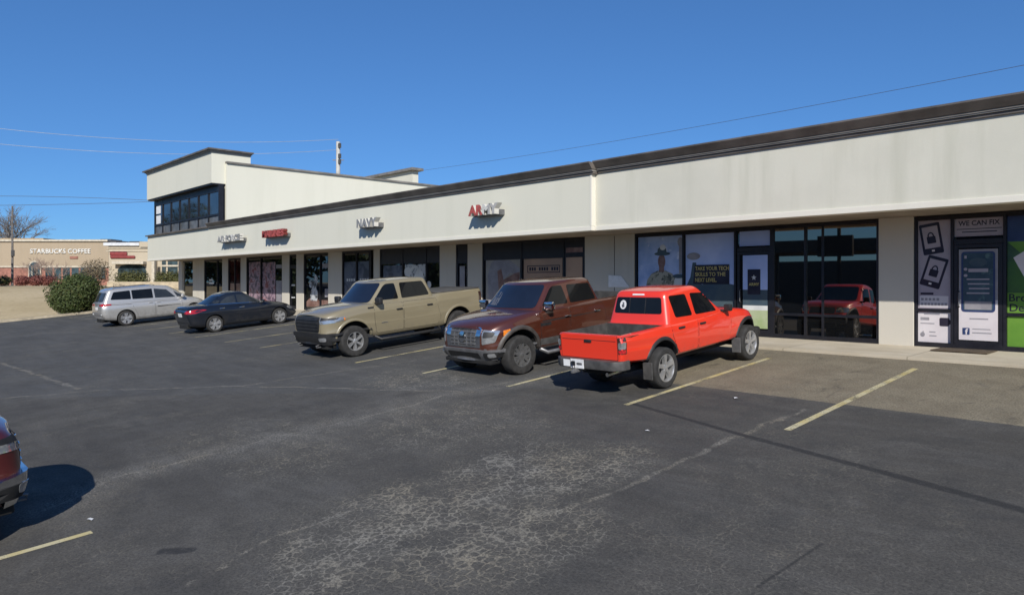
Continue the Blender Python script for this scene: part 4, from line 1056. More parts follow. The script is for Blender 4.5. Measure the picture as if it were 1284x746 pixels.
def storefront(root, x0, x1, mull, ztop=4.20, zbot=1.50, header=0.0, rails=(), name='storefront', doors=(), glass='pane_dark', turn=0.0):
    """frame with panes; doors = (xa, xb) bays that get a door leaf and transom"""
    xs = [x0] + list(mull) + [x1]
    b = MB(); f = .055
    b.box(x0, x1, GY - .06, GY + .04, zbot - .07, zbot + .03); b.box(x0, x1, GY - .061, GY + .041, ztop - .06, ztop + .02)
    for i, x in enumerate(xs):
        a, c = (x, x + f) if i == 0 else (x - f, x) if i == len(xs) - 1 else (x - f / 2, x + f / 2)
        b.box(a, c, GY - .064, GY + .044, zbot - .068, ztop + .018)
    for xa, xb, z in rails: b.box(xa, xb, GY - .063, GY + .03, z - .03, z + .03)
    if header: b.box(x0 + f, x1 - f, GY - .045, GY + .02, ztop - header, ztop - .06)
    fr = root.add(b.build(name, 'frame_dark'))
    for i in range(len(xs) - 1):
        p = MB(); p.box(xs[i] + f * .4, xs[i + 1] - f * .4, GY, GY + .01, zbot, ztop - .03)
        xm = (xs[i] + xs[i + 1]) / 2
        if turn: bmesh.ops.transform(p.bm, matrix=Matrix.Translation((xm, GY, 0)) @ Matrix.Rotation(R(turn), 4, 'Z') @ Matrix.Translation((-xm, -GY, 0)), verts=list(p.bm.verts))
        o = p.build('pane', glass, fr)
    for xa, xb in doors:
        dz = 3.60; d = MB(); w = .07
        d.box(xa + .03, xb - .03, GY - .055, GY + .035, dz, dz + .10)
        for u0, u1 in ((xa + .03, xa + .03 + w), (xb - .03 - w, xb - .03)): d.box(u0, u1, GY - .058, GY + .02, zbot - .03, dz - .01)
        d.box(xa + .03 + w, xb - .03 - w, GY - .056, GY + .02, zbot - .03, zbot + .10); d.box(xa + .03 + w, xb - .03 - w, GY - .056, GY + .02, dz - .08, dz - .01)
        d.build('door', 'frame_dark', fr)
        h = MB(); h.tube([(xa + .13, GY - .06, 2.30), (xa + .13, GY - .11, 2.32), (xa + .13, GY - .11, 2.60), (xa + .13, GY - .06, 2.62)], .012, 8); h.build('door_handle', 'steelgrey', fr)
    return fr

def camo():
    t = NT('camouflage_print'); v = t.coord(); c = t.vor(t.map(v, (1, 1, 1)), 15, 'F1', 'Color')
    x = t.xyz(c)[0]
    t.set(Base_Color=t.mix(t.ramp(x, .3, .6), t.mix(t.ramp(x, .1, .3), (.06, .065, .05), (.17, .17, .12)), (.34, .32, .25)), Roughness=.35); return t.m
def film_mat(name, a, b, scale=1.2, c=None, stretch=(1, 1, 1)):
    t = NT(name); v = t.coord(); n = t.noise(t.map(v, stretch), scale, 5, .6)
    col = t.mix(t.ramp(n, .35, .65), a, b)
    if c: col = t.mix(t.ramp(t.noise(v, scale * 2.3, 4), .58, .7), col, c)
    t.set(Base_Color=col, Roughness=.3, Coat_Weight=.12, Coat_Roughness=.03, Specular_IOR_Level=.3); return t.m
def picture(name, *cols, scale=3.0):                  # loose photographic print, nothing recognisable
    t = NT(name); v = t.coord(); n = t.noise(v, scale, 4, .55, .8); col = cols[0]
    for i, c in enumerate(cols[1:]): col = t.mix(t.ramp(n, .40 + .07 * i, .47 + .07 * i), col, c)
    t.set(Base_Color=col, Roughness=.3, Coat_Weight=.12, Coat_Roughness=.03, Specular_IOR_Level=.3); return t.m

def shops():
    M['stucco'] = stucco('cream_stucco', (.655, .64, .54), .16); M['stucco_old'] = stucco('stained_stucco', (.62, .605, .515), .7)
    M['pier'] = stucco('pier_stucco', (.56, .525, .45), .35); M['lip'] = stucco('trim_stucco', (.72, .69, .60), .2)
    M['cornice'] = plain('dark_cornice', (.125, .108, .094), .6, 0, .25, 1.2); M['cornice_mid'] = plain('grey_cornice', (.20, .185, .165), .6, 0, .2, 1.2)
    M['metal_edge'] = plain('metal_edge', (.26, .245, .22), .5, .1, .1, 1.5)
    M['soffit'] = plain('soffit_board', (.30, .25, .195), .85, 0, .15, 1.5); M['roofing'] = plain('roofing', (.35, .34, .32), .9)
    M['frame_dark'] = plain('dark_bronze_frame', (.010, .010, .014), .45, 0, .2, 4)
    t = NT('dark_shop_glass'); v = t.coord(); n = t.noise(v, .7, 2)
    t.set(Base_Color=(.006, .0065, .0075), Roughness=.012, IOR=1.78); t.bump(n, .02, .02); M['pane_dark'] = t.m
    t = NT('mirror_tinted_glass'); t.set(Base_Color=(.006, .0065, .0075), Roughness=.012, IOR=2.7, Specular_Tint=(1.0, .86, .70)); M['pane_mirror'] = t.m
    M['pane_red'] = plain('red_backed_glass', (.045, .008, .009), .04, 0, .5, 3, IOR=1.6)
    M['pane_grey'] = plain('grey_spandrel', (.13, .135, .14), .35, 0, .25, 2)
    M['pane_up'] = plain('upper_glass', (.016, .021, .030), .05, 0, .3, .8, IOR=1.75)
    r = Root('shop_building', (-24, 17.1, FLOORZ), 'long cream shopping strip with dark cornice and a small upper storey at one end', 'building')
    A = r.add
    XL, XS, XR = -51.6, -12.9, 9.0
    # body and roof
    A(MB().box(XL + .05, XR, 17.62, 46, 1.3, 5.55).build('back_wall', 'stucco'))
    A(MB().box(XL + .02, XR, 15.42, 46.1, 5.552, 5.62).build('roof', 'roofing'))
    # fascias
    A(MB().box(XL, XS, 14.95, 15.3, SOFZ + .02, 5.82).build('fascia', 'stucco'))
    A(MB().box(XS + .002, XR, 15.10, 15.4, SOFZ + .02, 5.84).build('fascia', 'stucco_old'))
    b = MB(); b.box(XL - .02, XS + .012, 14.93, 15.28, SOFZ - .02, SOFZ + .10, .006); b.box(XS + .016, XR, 15.065, 15.38, SOFZ - .018, SOFZ + .10, .006); A(b.build('fascia_trim', 'lip'))
    b = MB(); b.box(XS - .05, XS + .01, 14.935, 15.2, SOFZ + .105, 5.83, .004); A(b.build('corner_trim', 'lip'))
    A(MB().box(XL + .02, XR, 15.25, 17.62, SOFZ + .003, SOFZ + .06).build('soffit', 'soffit'))
    # cornices, in their three steps
    def cornice(x0, x1, yf, z, name='cornice'):
        c = MB(); c.box(x0, x1, yf - .05, yf + .5, z, z + .06, .006)
        c.mi = 1; c.box(x0 - .01, x1 + .01, yf - .09, yf + .5, z + .062, z + .085); c.mi = 0
        c.mi = 2; c.box(x0, x1, yf - .11, yf + .5, z + .087, z + .12)
        c.mi = 0
        c.prism([(yf - .13, z + .122), (yf - .26, z + .275), (yf - .26, z + .31), (yf + .5, z + .31), (yf + .5, z + .122)], 'x', x0 - .02, x1 + .02)
        A(c.build(name, ['cornice', 'metal_edge', 'cornice_mid']))
    cornice(-40.6, XS + .1, 14.95, 5.74); cornice(XS + .13, XR, 15.10, 5.77)
    # upper storey over the far end
    A(MB().box(XL + .1, -40.22, 15.72, 46.2, 5.56, 9.42).build('upper_wall', 'stucco'))
    c = MB(); c.box(-40.5, -40.1, 15.7, 46.3, 9.422, 9.52); c.box(XL, -40.5, 45.9, 46.3, 9.422, 9.52); A(c.build('coping', 'cornice_mid'))
    A(MB().box(-51.75, -40.35, 14.95, 17.15, 8.28, 9.96).build('upper_fascia', 'stucco'))
    c = MB(); x0, x1, y0, y1 = -51.75, -40.35, 14.95, 17.15
    for k, (o, z0, z1, m) in enumerate(((.05, 9.962, 10.03, 1), (.12, 10.032, 10.09, 1), (.24, 10.092, 10.17, 0))):
        c.mi = m; c.box(x0 - o, x1 + o, y0 - o, y1 + o * .4, z0, z1)
    A(c.build('cornice', ['cornice', 'metal_edge']))
    A(MB().box(-51.7, -40.36, 15.0, 17.1, 8.2, 8.278).build('soffit', 'frame_dark'))
    A(MB().box(XL - .03, -40.62, 14.80, 15.30, 5.822, 5.90).build('coping', 'cornice'))
    fr = MB(); yb = 15.38
    xs = lin(-51.45, -40.3, 7)
    fr.box(-51.45, -40.3, yb - .05, yb + .2, 7.85, 8.19); fr.box(-51.45, -40.3, yb - .051, yb + .2, 6.52, 6.62); fr.box(-51.45, -40.3, yb - .049, yb + .2, 5.905, 5.95)
    for x in xs: fr.box(x - .05, x + .05, yb - .055, yb + .2, 5.91, 8.18)
    f = A(fr.build('window_band', 'frame_dark'))
    for i in range(7):
        MB().box(xs[i] + .05, xs[i + 1] - .05, yb, yb + .02, 6.6, 7.87).build('pane', 'pane_up', f)
        MB().box(xs[i] + .05, xs[i + 1] - .05, yb + .01, yb + .03, 5.92, 6.54).build('spandrel', 'pane_grey', f)
    multi(f, 'paper_sheet', [Lf(-51.2, -50.3, 7.32, 7.85), Lf(-51.2, -50.3, 6.66, 7.2)], 'white', .01, 'pale paper sheets in the end upper window', yb)
    # small raised wall at the rear of the roof
    p0 = ypt(524, 215, 46.0)
    A(MB().box(p0.x - 9.0, p0.x, 45.3, 46.05, 5.6, p0.z).build('rear_parapet', 'stucco'))
    A(MB().box(p0.x - 9.2, p0.x + .5, 44.9, 46.4, p0.z + .002, p0.z + .28).build('parapet_cap', 'cornice_mid'))
    # piers between the shop fronts
    P = [(225, 230), (243, 257), (280, 287), (303, 310), (355, 364), (373, 382), (413, 430), (470, 477.5), (553, 573), (588, 606), (735, 797), (1103, 1147)]
    for a, c_ in P:
        A(MB().box(wx(a), wx(c_), 17.03, 17.63, 1.40, SOFZ + .004, .012).build('pier', 'pier'))
    A(MB().box(.35, XR, 17.03, 17.63, 1.40, SOFZ + .004).build('pier', 'pier'))
    A(MB().box(-13.80, -13.79, 17.022, 17.03, 1.45, 4.2).build('wall_joint', 'seam'))
    A(MB().box(-51.5, -51.1, 17.06, 17.6, 1.4, SOFZ).build('pier', 'pier'))
    W = wx
    # --- far shops
    s = storefront(r, W(230), W(243), [], name='storefront')
    s = storefront(r, W(257), W(280), [W(273)])
    M['pic_grey'] = picture('grey_print', (.04, .043, .05), (.20, .21, .22), (.50, .52, .53), scale=5)
    M['pic_pink'] = picture('pink_print', (.07, .05, .07), (.24, .17, .22), (.42, .30, .34), (.20, .05, .06), scale=3)
    M['pic_blue'] = picture('blue_print', (.04, .05, .075), (.07, .085, .13), (.10, .12, .16), scale=2)
    M['pic_tan'] = film_mat('tan_poster', (.34, .225, .155), (.44, .295, .20), .8)
    M['pic_olive'] = film_mat('olive_poster', (.27, .25, .22), (.38, .35, .31), 1.2)
    M['pic_skin'] = film_mat('brown_print', (.16, .08, .065), (.26, .16, .13), 4)
    M['film_sky'] = film_mat('sky_print', (.22, .33, .60), (.44, .55, .80), 1.1, (.70, .76, .88))
    M['film_sky2'] = film_mat('pale_sky_print', (.36, .47, .78), (.50, .60, .88), .8)
    M['film_hill'] = film_mat('hill_print', (.05, .08, .11), (.075, .105, .12), 2.5)
    M['film_field'] = film_mat('field_print', (.30, .38, .18), (.42, .46, .30), 1.6)
    M['film_pale'] = film_mat('pale_print', (.55, .56, .55), (.66, .67, .65), 2)
    M['camo'] = camo()
    M['lilac'] = film_mat('lilac_panel', (.34, .30, .345), (.40, .36, .395), .8); M['paper'] = film_mat('paper_panel', (.60, .555, .57), (.66, .62, .63), 1)
    M['ink'] = film_mat('dark_ink', (.018, .016, .028), (.030, .026, .042), 3); M['inkgrey'] = film_mat('grey_ink', (.24, .23, .25), (.31, .30, .32), 3)
    M['screen'] = film_mat('phone_screen_print', (.035, .06, .085), (.06, .10, .13), 1.6, (.10, .17, .17)); M['green'] = film_mat('green_panel', (.105, .24, .035), (.145, .29, .045), 1.1)
    M['greend'] = film_mat('dark_green_panel', (.035, .06, .05), (.06, .14, .035), 1.0)
    M['gold'] = film_mat('yellow_ink', (.50, .42, .14), (.58, .48, .18), 3); M['blueink'] = film_mat('blue_ink', (.03, .05, .13), (.04, .06, .16), 3)
    multi(s, 'notice', [Lf(W(262), W(267), 2.9, 3.0), Lf(W(262), W(268), 2.7, 2.82)], 'film_pale', .008)
    s = storefront(r, W(287), W(303), [W(295)], glass='pane_red')
    multi(s, 'window_print', [Lf(W(288.5), W(302), 1.9, 2.75)], 'pic_skin', .007)
    s = storefront(r, W(310), W(355), [W(327.5)])
    multi(s, 'window_print', [Lf(W(312), W(326), 1.6, 3.95), Lf(W(329), W(345), 1.6, 3.9)], 'pic_pink', .007, 'faded pink and grey window print')
    multi(s, 'notice', [Lf(W(346), W(353), 1.7, 2.9), Lf(W(346), W(354), 3.55, 3.75)], 'inkgrey', .008)
    s = storefront(r, W(364), W(373), [], doors=[(W(364), W(373))]); 
    multi(s, 'notice', [Lf(W(366.5), W(371), 2.62, 2.70), Lf(W(366.5), W(371), 2.0, 2.06)], 'film_pale', .064)
    s = storefront(r, W(382), W(413), [W(402)])
    fig = [(-.3, 1.9), (.35, 1.9), (.45, 2.3), (.25, 2.55), (.42, 2.8), (.38, 3.1), (.2, 3.2), (.05, 3.05), (.0, 2.85), (-.2, 2.95), (-.4, 2.85), (-.45, 2.6), (-.2, 2.5), (-.35, 2.2)]
    multi(s, 'window_print', [[(W(393) + x, z) for x, z in fig]], 'pic_grey', .008, 'grey and white figure print')
    multi(s, 'window_print', [[(W(384), 1.6), (W(401), 1.6), (W(401), 1.85), (W(397), 2.05), (W(388), 2.02), (W(384), 1.85)], Lf(W(403), W(411), 1.6, 1.95)], 'pic_skin', .007)
    multi(s, 'notice', [Lf(W(404), W(411), 3.5, 3.72), Lf(W(407), W(411), 2.1, 2.5)], 'inkgrey', .008)
    s = storefront(r, W(430), W(466), [W(447.5), W(464)])
    multi(s, 'window_print', [Lf(W(431.5), W(446), 1.6, 3.75), Lf(W(449), W(462.5), 1.6, 3.75)], 'pic_blue', .007)
    multi(s, 'lettering', [Lf(W(434.5) + k * .20, W(434.5) + k * .20 + .13, 2.86, 2.98) for k in range(4)] + [Lf(W(451) + k * .20, W(451) + k * .20 + .13, 2.86, 2.98) for k in range(4)], 'film_pale', .010)
    s = storefront(r, W(477.5), W(553), [W(505.5), W(535)], header=.62)
    multi(s, 'window_print', [Lf(W(480.5), W(503.5), 1.6, 3.52)], 'pic_blue', .007)
    multi(s, 'window_print', [Lf(W(507.5), W(533), 1.6, 3.54)], 'pic_grey', .007, 'grey and white print with a pale rounded shape')
    arcs = [(W(520) + .55 * cos(R(a)), 2.75 + .75 * sin(R(a))) for a in range(70, 250, 12)] + [(W(520) + .42 * cos(R(a)), 2.75 + .62 * sin(R(a))) for a in range(250, 70, -12)]
    multi(s, 'window_print', [arcs, ell(W(525), 2.75, .38, .6, 18)], 'film_pale', .010)
    multi(s, 'window_print', [ell(W(537.5), 2.72, .16, .14, 12), ell(W(511), 3.25, .25, .2, 12)], 'film_pale', .010)
    s = storefront(r, W(573), W(588), [], header=.62, doors=[(W(573), W(588))])
    multi(s, 'notice', [Lf(W(577.5), W(584), 2.55, 3.42)], 'inkgrey', .062)
    # --- the dark-headed shop between the piers
    s = storefront(r, W(606), W(735), [W(654.5), W(707.5)], header=.60, doors=[(W(708), W(734))])
    film(s, 'window_print', qr(609.5, 652.5, 315, 410), 'pic_olive', .008, 'grey olive poster with a dark barrel shape')
    multi(s, 'window_print', [[q(613, 400), q(612, 345), q(616, 330), q(625, 322), q(640, 327), q(652, 336), q(652, 344), q(640, 342), q(632, 350), q(626, 362), q(620, 400)], [q(640, 348), q(652, 343), q(652, 352), q(646, 360), q(638, 362)]], 'inkgrey', .011)
    multi(s, 'window_print', [[q(630, 352), q(645, 343), q(652, 341), q(652, 350), q(640, 358)], [q(624, 340), q(629, 337), q(640, 395), q(628, 395)]], 'pic_skin', .013)
    film(s, 'window_print', qr(657, 705.5, 313, 408), 'pic_tan', .008, 'tan poster with a dark framed line of lettering')
    X0, X1 = W(661), W(702)
    multi(s, 'lettering', [Lf(X0, X1, 3.35, 3.375), Lf(X0, X1, 3.13, 3.155), Lf(X0, X0 + .03, 3.155, 3.35), Lf(X1 - .03, X1, 3.155, 3.35)] + [Lf(X0 + .10 + k * .115, X0 + .10 + k * .115 + .08, 3.20, 3.31) for k in range(12) if k not in (3, 8)], 'ink', .011)
    film(s, 'window_print', qr(711.5, 732, 323, 400), 'pic_tan', .066); multi(s, 'lettering', [Lf(W(717), W(728), 2.88, 2.96)], 'ink', .070)
    film(s, 'window_print', Lf(W(711), W(733), 3.72, 3.98) if False else qr(711, 732, 311, 317), 'pic_skin', .05)
    # white plate standing in for sunlight thrown on the pier
    pp = MB(); pp.prism([q(763, 360, 17.02), q(763, 345, 17.02), q(779, 346, 17.02), q(789, 360, 17.02)], 'y', 17.016, 17.028); setp(pp.build('sun_patch', 'white'), 'white slanted panel painted as a sun patch on the grey pier behind the red pickup', 'notice')
    # --- army print windows
    s = storefront(r, W(797), W(969), [W(857.5), W(922.5)], doors=[(W(924), W(968.5))])
    z1 = 1.53; H1, H2 = 2.72, 2.70
    film(s, 'window_print', Lf(W(800), W(856), z1, 4.12), 'film_sky', .007, 'blue cloudy print with a soldier in a broad hat')
    film(s, 'window_print', Lf(W(859.5), W(920.5), z1, 4.12), 'film_sky2', .007, 'blue sky print with a second figure and a black slogan box')
    multi(s, 'window_print', [[(W(859.5), 2.35), (W(880), 2.75), (W(900), 2.84), (W(920.5), 2.74), (W(920.5), z1), (W(859.5), z1)], [(W(800), z1), (W(800), 2.15), (W(815), 2.35), (W(856), 2.3), (W(856), z1)]], 'film_hill', .010)
    cx = W(829.5)
    hat = ell(cx + .02, 3.62, .27, .055, 20); crown = [(cx - .15, 3.63), (cx - .13, 3.76), (cx - .04, 3.82), (cx + .08, 3.82), (cx + .15, 3.76), (cx + .17, 3.63)]
    torso = [(cx - .56, 1.9), (cx - .58, 2.5), (cx - .50, 2.88), (cx - .36, 3.05), (cx - .14, 3.14), (cx + .12, 3.14), (cx + .34, 3.06), (cx + .52, 2.92), (cx + .64, 2.7), (cx + .72, 2.4), (cx + .72, 1.9)]
    multi(s, 'figure_print', [torso], 'camo', .012, 'soldier in camouflage')
    multi(s, 'figure_print', [ell(cx, 3.40, .125, .21, 18), [(cx - .09, 3.10), (cx + .08, 3.10), (cx + .08, 3.3), (cx - .09, 3.3)]], 'pic_skin', .014)
    multi(s, 'figure_print', [hat, crown], 'film_hill', .016)
    multi(s, 'figure_print', [ell(cx + .04, 3.80, .10, .08, 14)], 'film_pale', .018)
    bx = W(851); multi(s, 'figure_print', [ell(bx, 2.72, .16, .34, 16)], 'film_pale', .013); multi(s, 'figure_print', [ell(bx, 2.98, .2, .06, 14), [(bx - .17, 2.2), (bx + .12, 2.2), (bx + .12, 2.5), (bx - .17, 2.55)]], 'film_hill', .016)
    sx = W(853); multi(s, 'figure_print', [ell(sx, 3.93, .10, .13, 14), Lf(sx - .05, sx + .05, 3.05, 3.85)], 'inkgrey', .010)
    ax = W(869.5)
    multi(s, 'figure_print', [[(ax - .28, 1.9), (ax - .34, 2.5), (ax - .1, 2.95), (ax - .03, 3.35), (ax + .08, 3.35), (ax + .10, 3.0), (ax + .35, 2.6), (ax + .45, 1.9)]], 'film_hill', .013)
    multi(s, 'figure_print', [ell(ax + .0, 3.52, .21, .10, 18)], 'inkgrey', .016)
    multi(s, 'figure_print', [ell(W(871), 2.47, .14, .10, 12)], 'pic_skin', .016)
    bxx = [W(869), W(914.5)]
    film(s, 'slogan_box', [(bxx[0], 2.76), (bxx[1], 2.76), (bxx[1], 3.28), (bxx[0] + .05, 3.28)], 'ink', .019, 'black box with yellow slogan lettering')
    for k, wd in enumerate(('TAKE YOUR TECH', 'SKILLS TO THE', 'NEXT LEVEL.')):
        words(s, 'lettering', wd, bxx[0] + .07, 3.13 - k * .155, .105, 'gold', .0225, [1.02, .92, .66][k], align='LEFT')
    film(s, 'window_print', Lf(W(927), W(966), 3.74, 4.12), 'film_sky2', .007)
    dz0 = 1.64; a, b_ = W(932.5), W(963.5)
    film(s, 'door_print', Lf(a, b_, 2.62, 3.5), 'film_sky2', .06); film(s, 'door_print', Lf(a, b_, 2.22, 2.62), 'film_hill', .0602); film(s, 'door_print', Lf(a, b_, 2.10, 2.22), 'film_pale', .0604); film(s, 'door_print', Lf(a, b_, dz0, 2.10), 'film_field', .0606, 'green field print along the foot of the door')
    pz = W(946.5); film(s, 'door_notice', Lf(pz - .175, pz + .175, 2.50, 3.14), 'ink', .066, 'black notice with a white star')
    star = [(pz + (.075 if k % 2 == 0 else .03) * cos(R(90 + 36 * k)), 2.93 + (.075 if k % 2 == 0 else .03) * sin(R(90 + 36 * k))) for k in range(10)]
    multi(s, 'star', [star], 'film_pale', .069); words(s, 'lettering', 'ARMY', pz, 2.72, .075, 'gold', .069)
    # --- plain dark glass that mirrors the lot
    s = storefront(r, W(969), W(1103), [W(1010.5), W(1032.5)], rails=((W(971), W(1101), 2.02),), turn=4.5, glass='pane_mirror')
    # --- repair shop
    s = storefront(r, W(1147), .35, [W(1194.5), W(1260.5), -1.9], doors=[(W(1195), W(1260))])
    xa, xb = W(1151), W(1192.5); bw = xb - xa
    film(s, 'window_panel', Lf(xa, xb, 2.25, 4.13), 'lilac', .007, 'lilac panel with two tilted tablets'); film(s, 'window_panel', Lf(xa, xb, 1.53, 2.17), 'paper', .007, 'white price panel with small marks')
    s2 = MB(); s2.box(xa - .03, xb + .03, GY - .05, GY + .03, 2.18, 2.24); s2.build('rail', 'frame_dark', s)
    def tablet(cx, cz, deg, w=.40, h=.66):
        c = (cx, cz)
        film(s, 'tablet_print', rot(rpoly(Lf(cx - w / 2, cx + w / 2, cz - h / 2, cz + h / 2), .035), c, deg), 'ink', .010)
        film(s, 'tablet_screen', rot(Lf(cx - w * .38, cx + w * .38, cz - h * .30, cz + h * .40), c, deg), 'lilac', .0125)
        multi(s, 'padlock', [rot(rpoly(Lf(cx - .085, cx + .085, cz - .10, cz + .05), .02), c, deg), rot([(cx + .065 * cos(R(k)), cz + .05 + .095 * sin(R(k))) for k in range(0, 181, 20)] + [(cx + .038 * cos(R(k)), cz + .05 + .065 * sin(R(k))) for k in range(180, -1, -20)], c, deg)], 'ink', .015)
        multi(s, 'home_button', [rot(rpoly(Lf(cx - .028, cx + .028, cz - h * .42, cz - h * .36), .01), c, deg)], 'paper', .0125)
    tablet(xa + .26, 3.74, 9); tablet(xa + .31, 3.03, -17)
    film(s, 'window_panel', Lf(xa + .03, xb - .05, 2.28, 2.52), 'paper', .010)
    multi(s, 'lettering', [Lf(xa + .06 + k * .075, xa + .06 + k * .075 + .052, 2.42, 2.475) for k in range(5)] + [Lf(xa + .06 + k * .065, xa + .06 + k * .065 + .045, 2.32, 2.37) for k in range(8)], 'inkgrey', .013)
    multi(s, 'lettering', [Lf(xa + .05, xa + .30, 2.545, 2.59)], 'ink', .010)
    multi(s, 'lettering', [Lf(xa + .05, xa + .22, 2.00, 2.06), Lf(xa + .05, xa + .32, 1.92, 1.94), Lf(xa + .12, xa + .42, 2.12, 2.14), Lf(xa + .22, xa + .34, 1.74, 1.76), Lf(xa + .22, xa + .36, 1.66, 1.68), ell(xa + .09, 1.69, .045, .05, 14), [(xa + .08, 1.735), (xa + .11, 1.735), (xa + .115, 1.765), (xa + .095, 1.76)]], 'inkgrey', .010)
    multi(s, 'padlock', [rpoly(Lf(xb - .22, xb - .04, 1.88, 2.06), .03), ell(xb - .05, 1.97, .05, .06, 12)], 'ink', .010); film(s, 'badge', ell(xb - .11, 1.70, .075, .08, 16), 'pinkmark', .010) if 'pinkmark' in M else None
    xa, xb = W(1198), W(1257.5)
    film(s, 'sign_panel', Lf(xa - .02, xb + .02, 3.76, 4.13), 'lilac', .007, 'pale transom panel with dark lettering'); words(s, 'lettering', 'WE CAN FIX', (xa + xb) / 2, 3.98, .105, 'ink', .010, .74, bold=.02)
    multi(s, 'lettering', [Lf(xa + .02, xb - .02, 3.905, 3.92), Lf(xa + .12, xb - .1, 3.84, 3.86)], 'ink', .010)
    film(s, 'door_panel', Lf(xa + .075, xb - .075, 1.62, 3.49), 'paper', .06, 'white door poster of a large phone'); xm = (xa + xb) / 2; hw = (xb - xa) / 2 - .12
    film(s, 'door_panel', Lf(xa + .077, xb - .077, 2.45, 3.488), 'inkgrey', .0625)
    film(s, 'phone_print', rpoly(Lf(xm - hw, xm + hw, 2.20, 3.44), .07), 'blueink', .065); film(s, 'phone_screen', rpoly(Lf(xm - hw + .035, xm + hw - .035, 2.235, 3.41), .05), 'screen', .068)
    multi(s, 'phone_icons', [Lf(xm - hw + .10 + .02 * (k % 3), xm + hw - .10, 2.86 - k * .095, 2.885 - k * .095) for k in range(4)] + [Lf(xm - .17, xm + .18, 3.02, 3.09), Lf(xm - hw + .06, xm - hw + .10, 3.30, 3.36), ell(xm - hw + .08, 3.08, .035, .03, 10), ell(xm - hw + .08, 2.95, .035, .03, 10)], 'lilac', .071)
    multi(s, 'phone_icons', [ell(xm, 3.22, .16, .09, 16)], 'film_hill', .0705)
    film(s, 'phone_screen', Lf(xm - hw + .06, xm + hw - .06, 2.25, 2.42), 'inkgrey', .0705)
    multi(s, 'lettering', [Lf(xm - .15, xm + .18, 2.05, 2.075), Lf(xm - .10, xm + .22, 1.845, 1.86), Lf(xm - .10, xm + .24, 1.765, 1.785)], 'inkgrey', .0635)
    film(s, 'logo_box', rpoly(Lf(xm - .28, xm - .15, 1.73, 1.87), .015), 'blueink', .0635); words(s, 'lettering', 'f', xm - .205, 1.735, .12, 'paper', .066, bold=.03)
    xg = W(1263)
    film(s, 'window_panel', Lf(xg, -1.95, 1.52, 2.13), 'green', .007); film(s, 'window_panel', Lf(xg, -1.95, 2.20, 3.62), 'green', .0072, 'green panel with dark lettering'); film(s, 'window_panel', Lf(xg, -1.95, 3.62, 4.13), 'blueink', .0074)
    film(s, 'window_panel', [(xg, 2.60), (xg + .5, 2.60), (xg + .5, 3.1), (xg, 3.62)], 'greend', .010); film(s, 'phone_print', [(xg + .10, 3.30), (xg + .42, 3.52), (xg + .72, 2.8), (xg + .42, 2.62)], 'paper', .013)
    words(s, 'lettering', 'Broken', xg + .03, 2.43, .15, 'ink', .012, align='LEFT'); words(s, 'lettering', 'Device', xg + .04, 2.23, .15, 'ink', .012, align='LEFT')
    MB().box(xg - .03, -1.9, GY - .05, GY + .03, 2.135, 2.195).build('rail', 'frame_dark', s)
    # door mat
    b = MB().box(W(1180) + .05, W(1253), 16.25, 16.98, 1.425, 1.445, .006); setp(b.build('door_mat', plain('brown_mat', (.085, .062, .04), .95, 0, .25, 4, .5, 90)), 'brown door mat before the repair shop door', 'door mat')

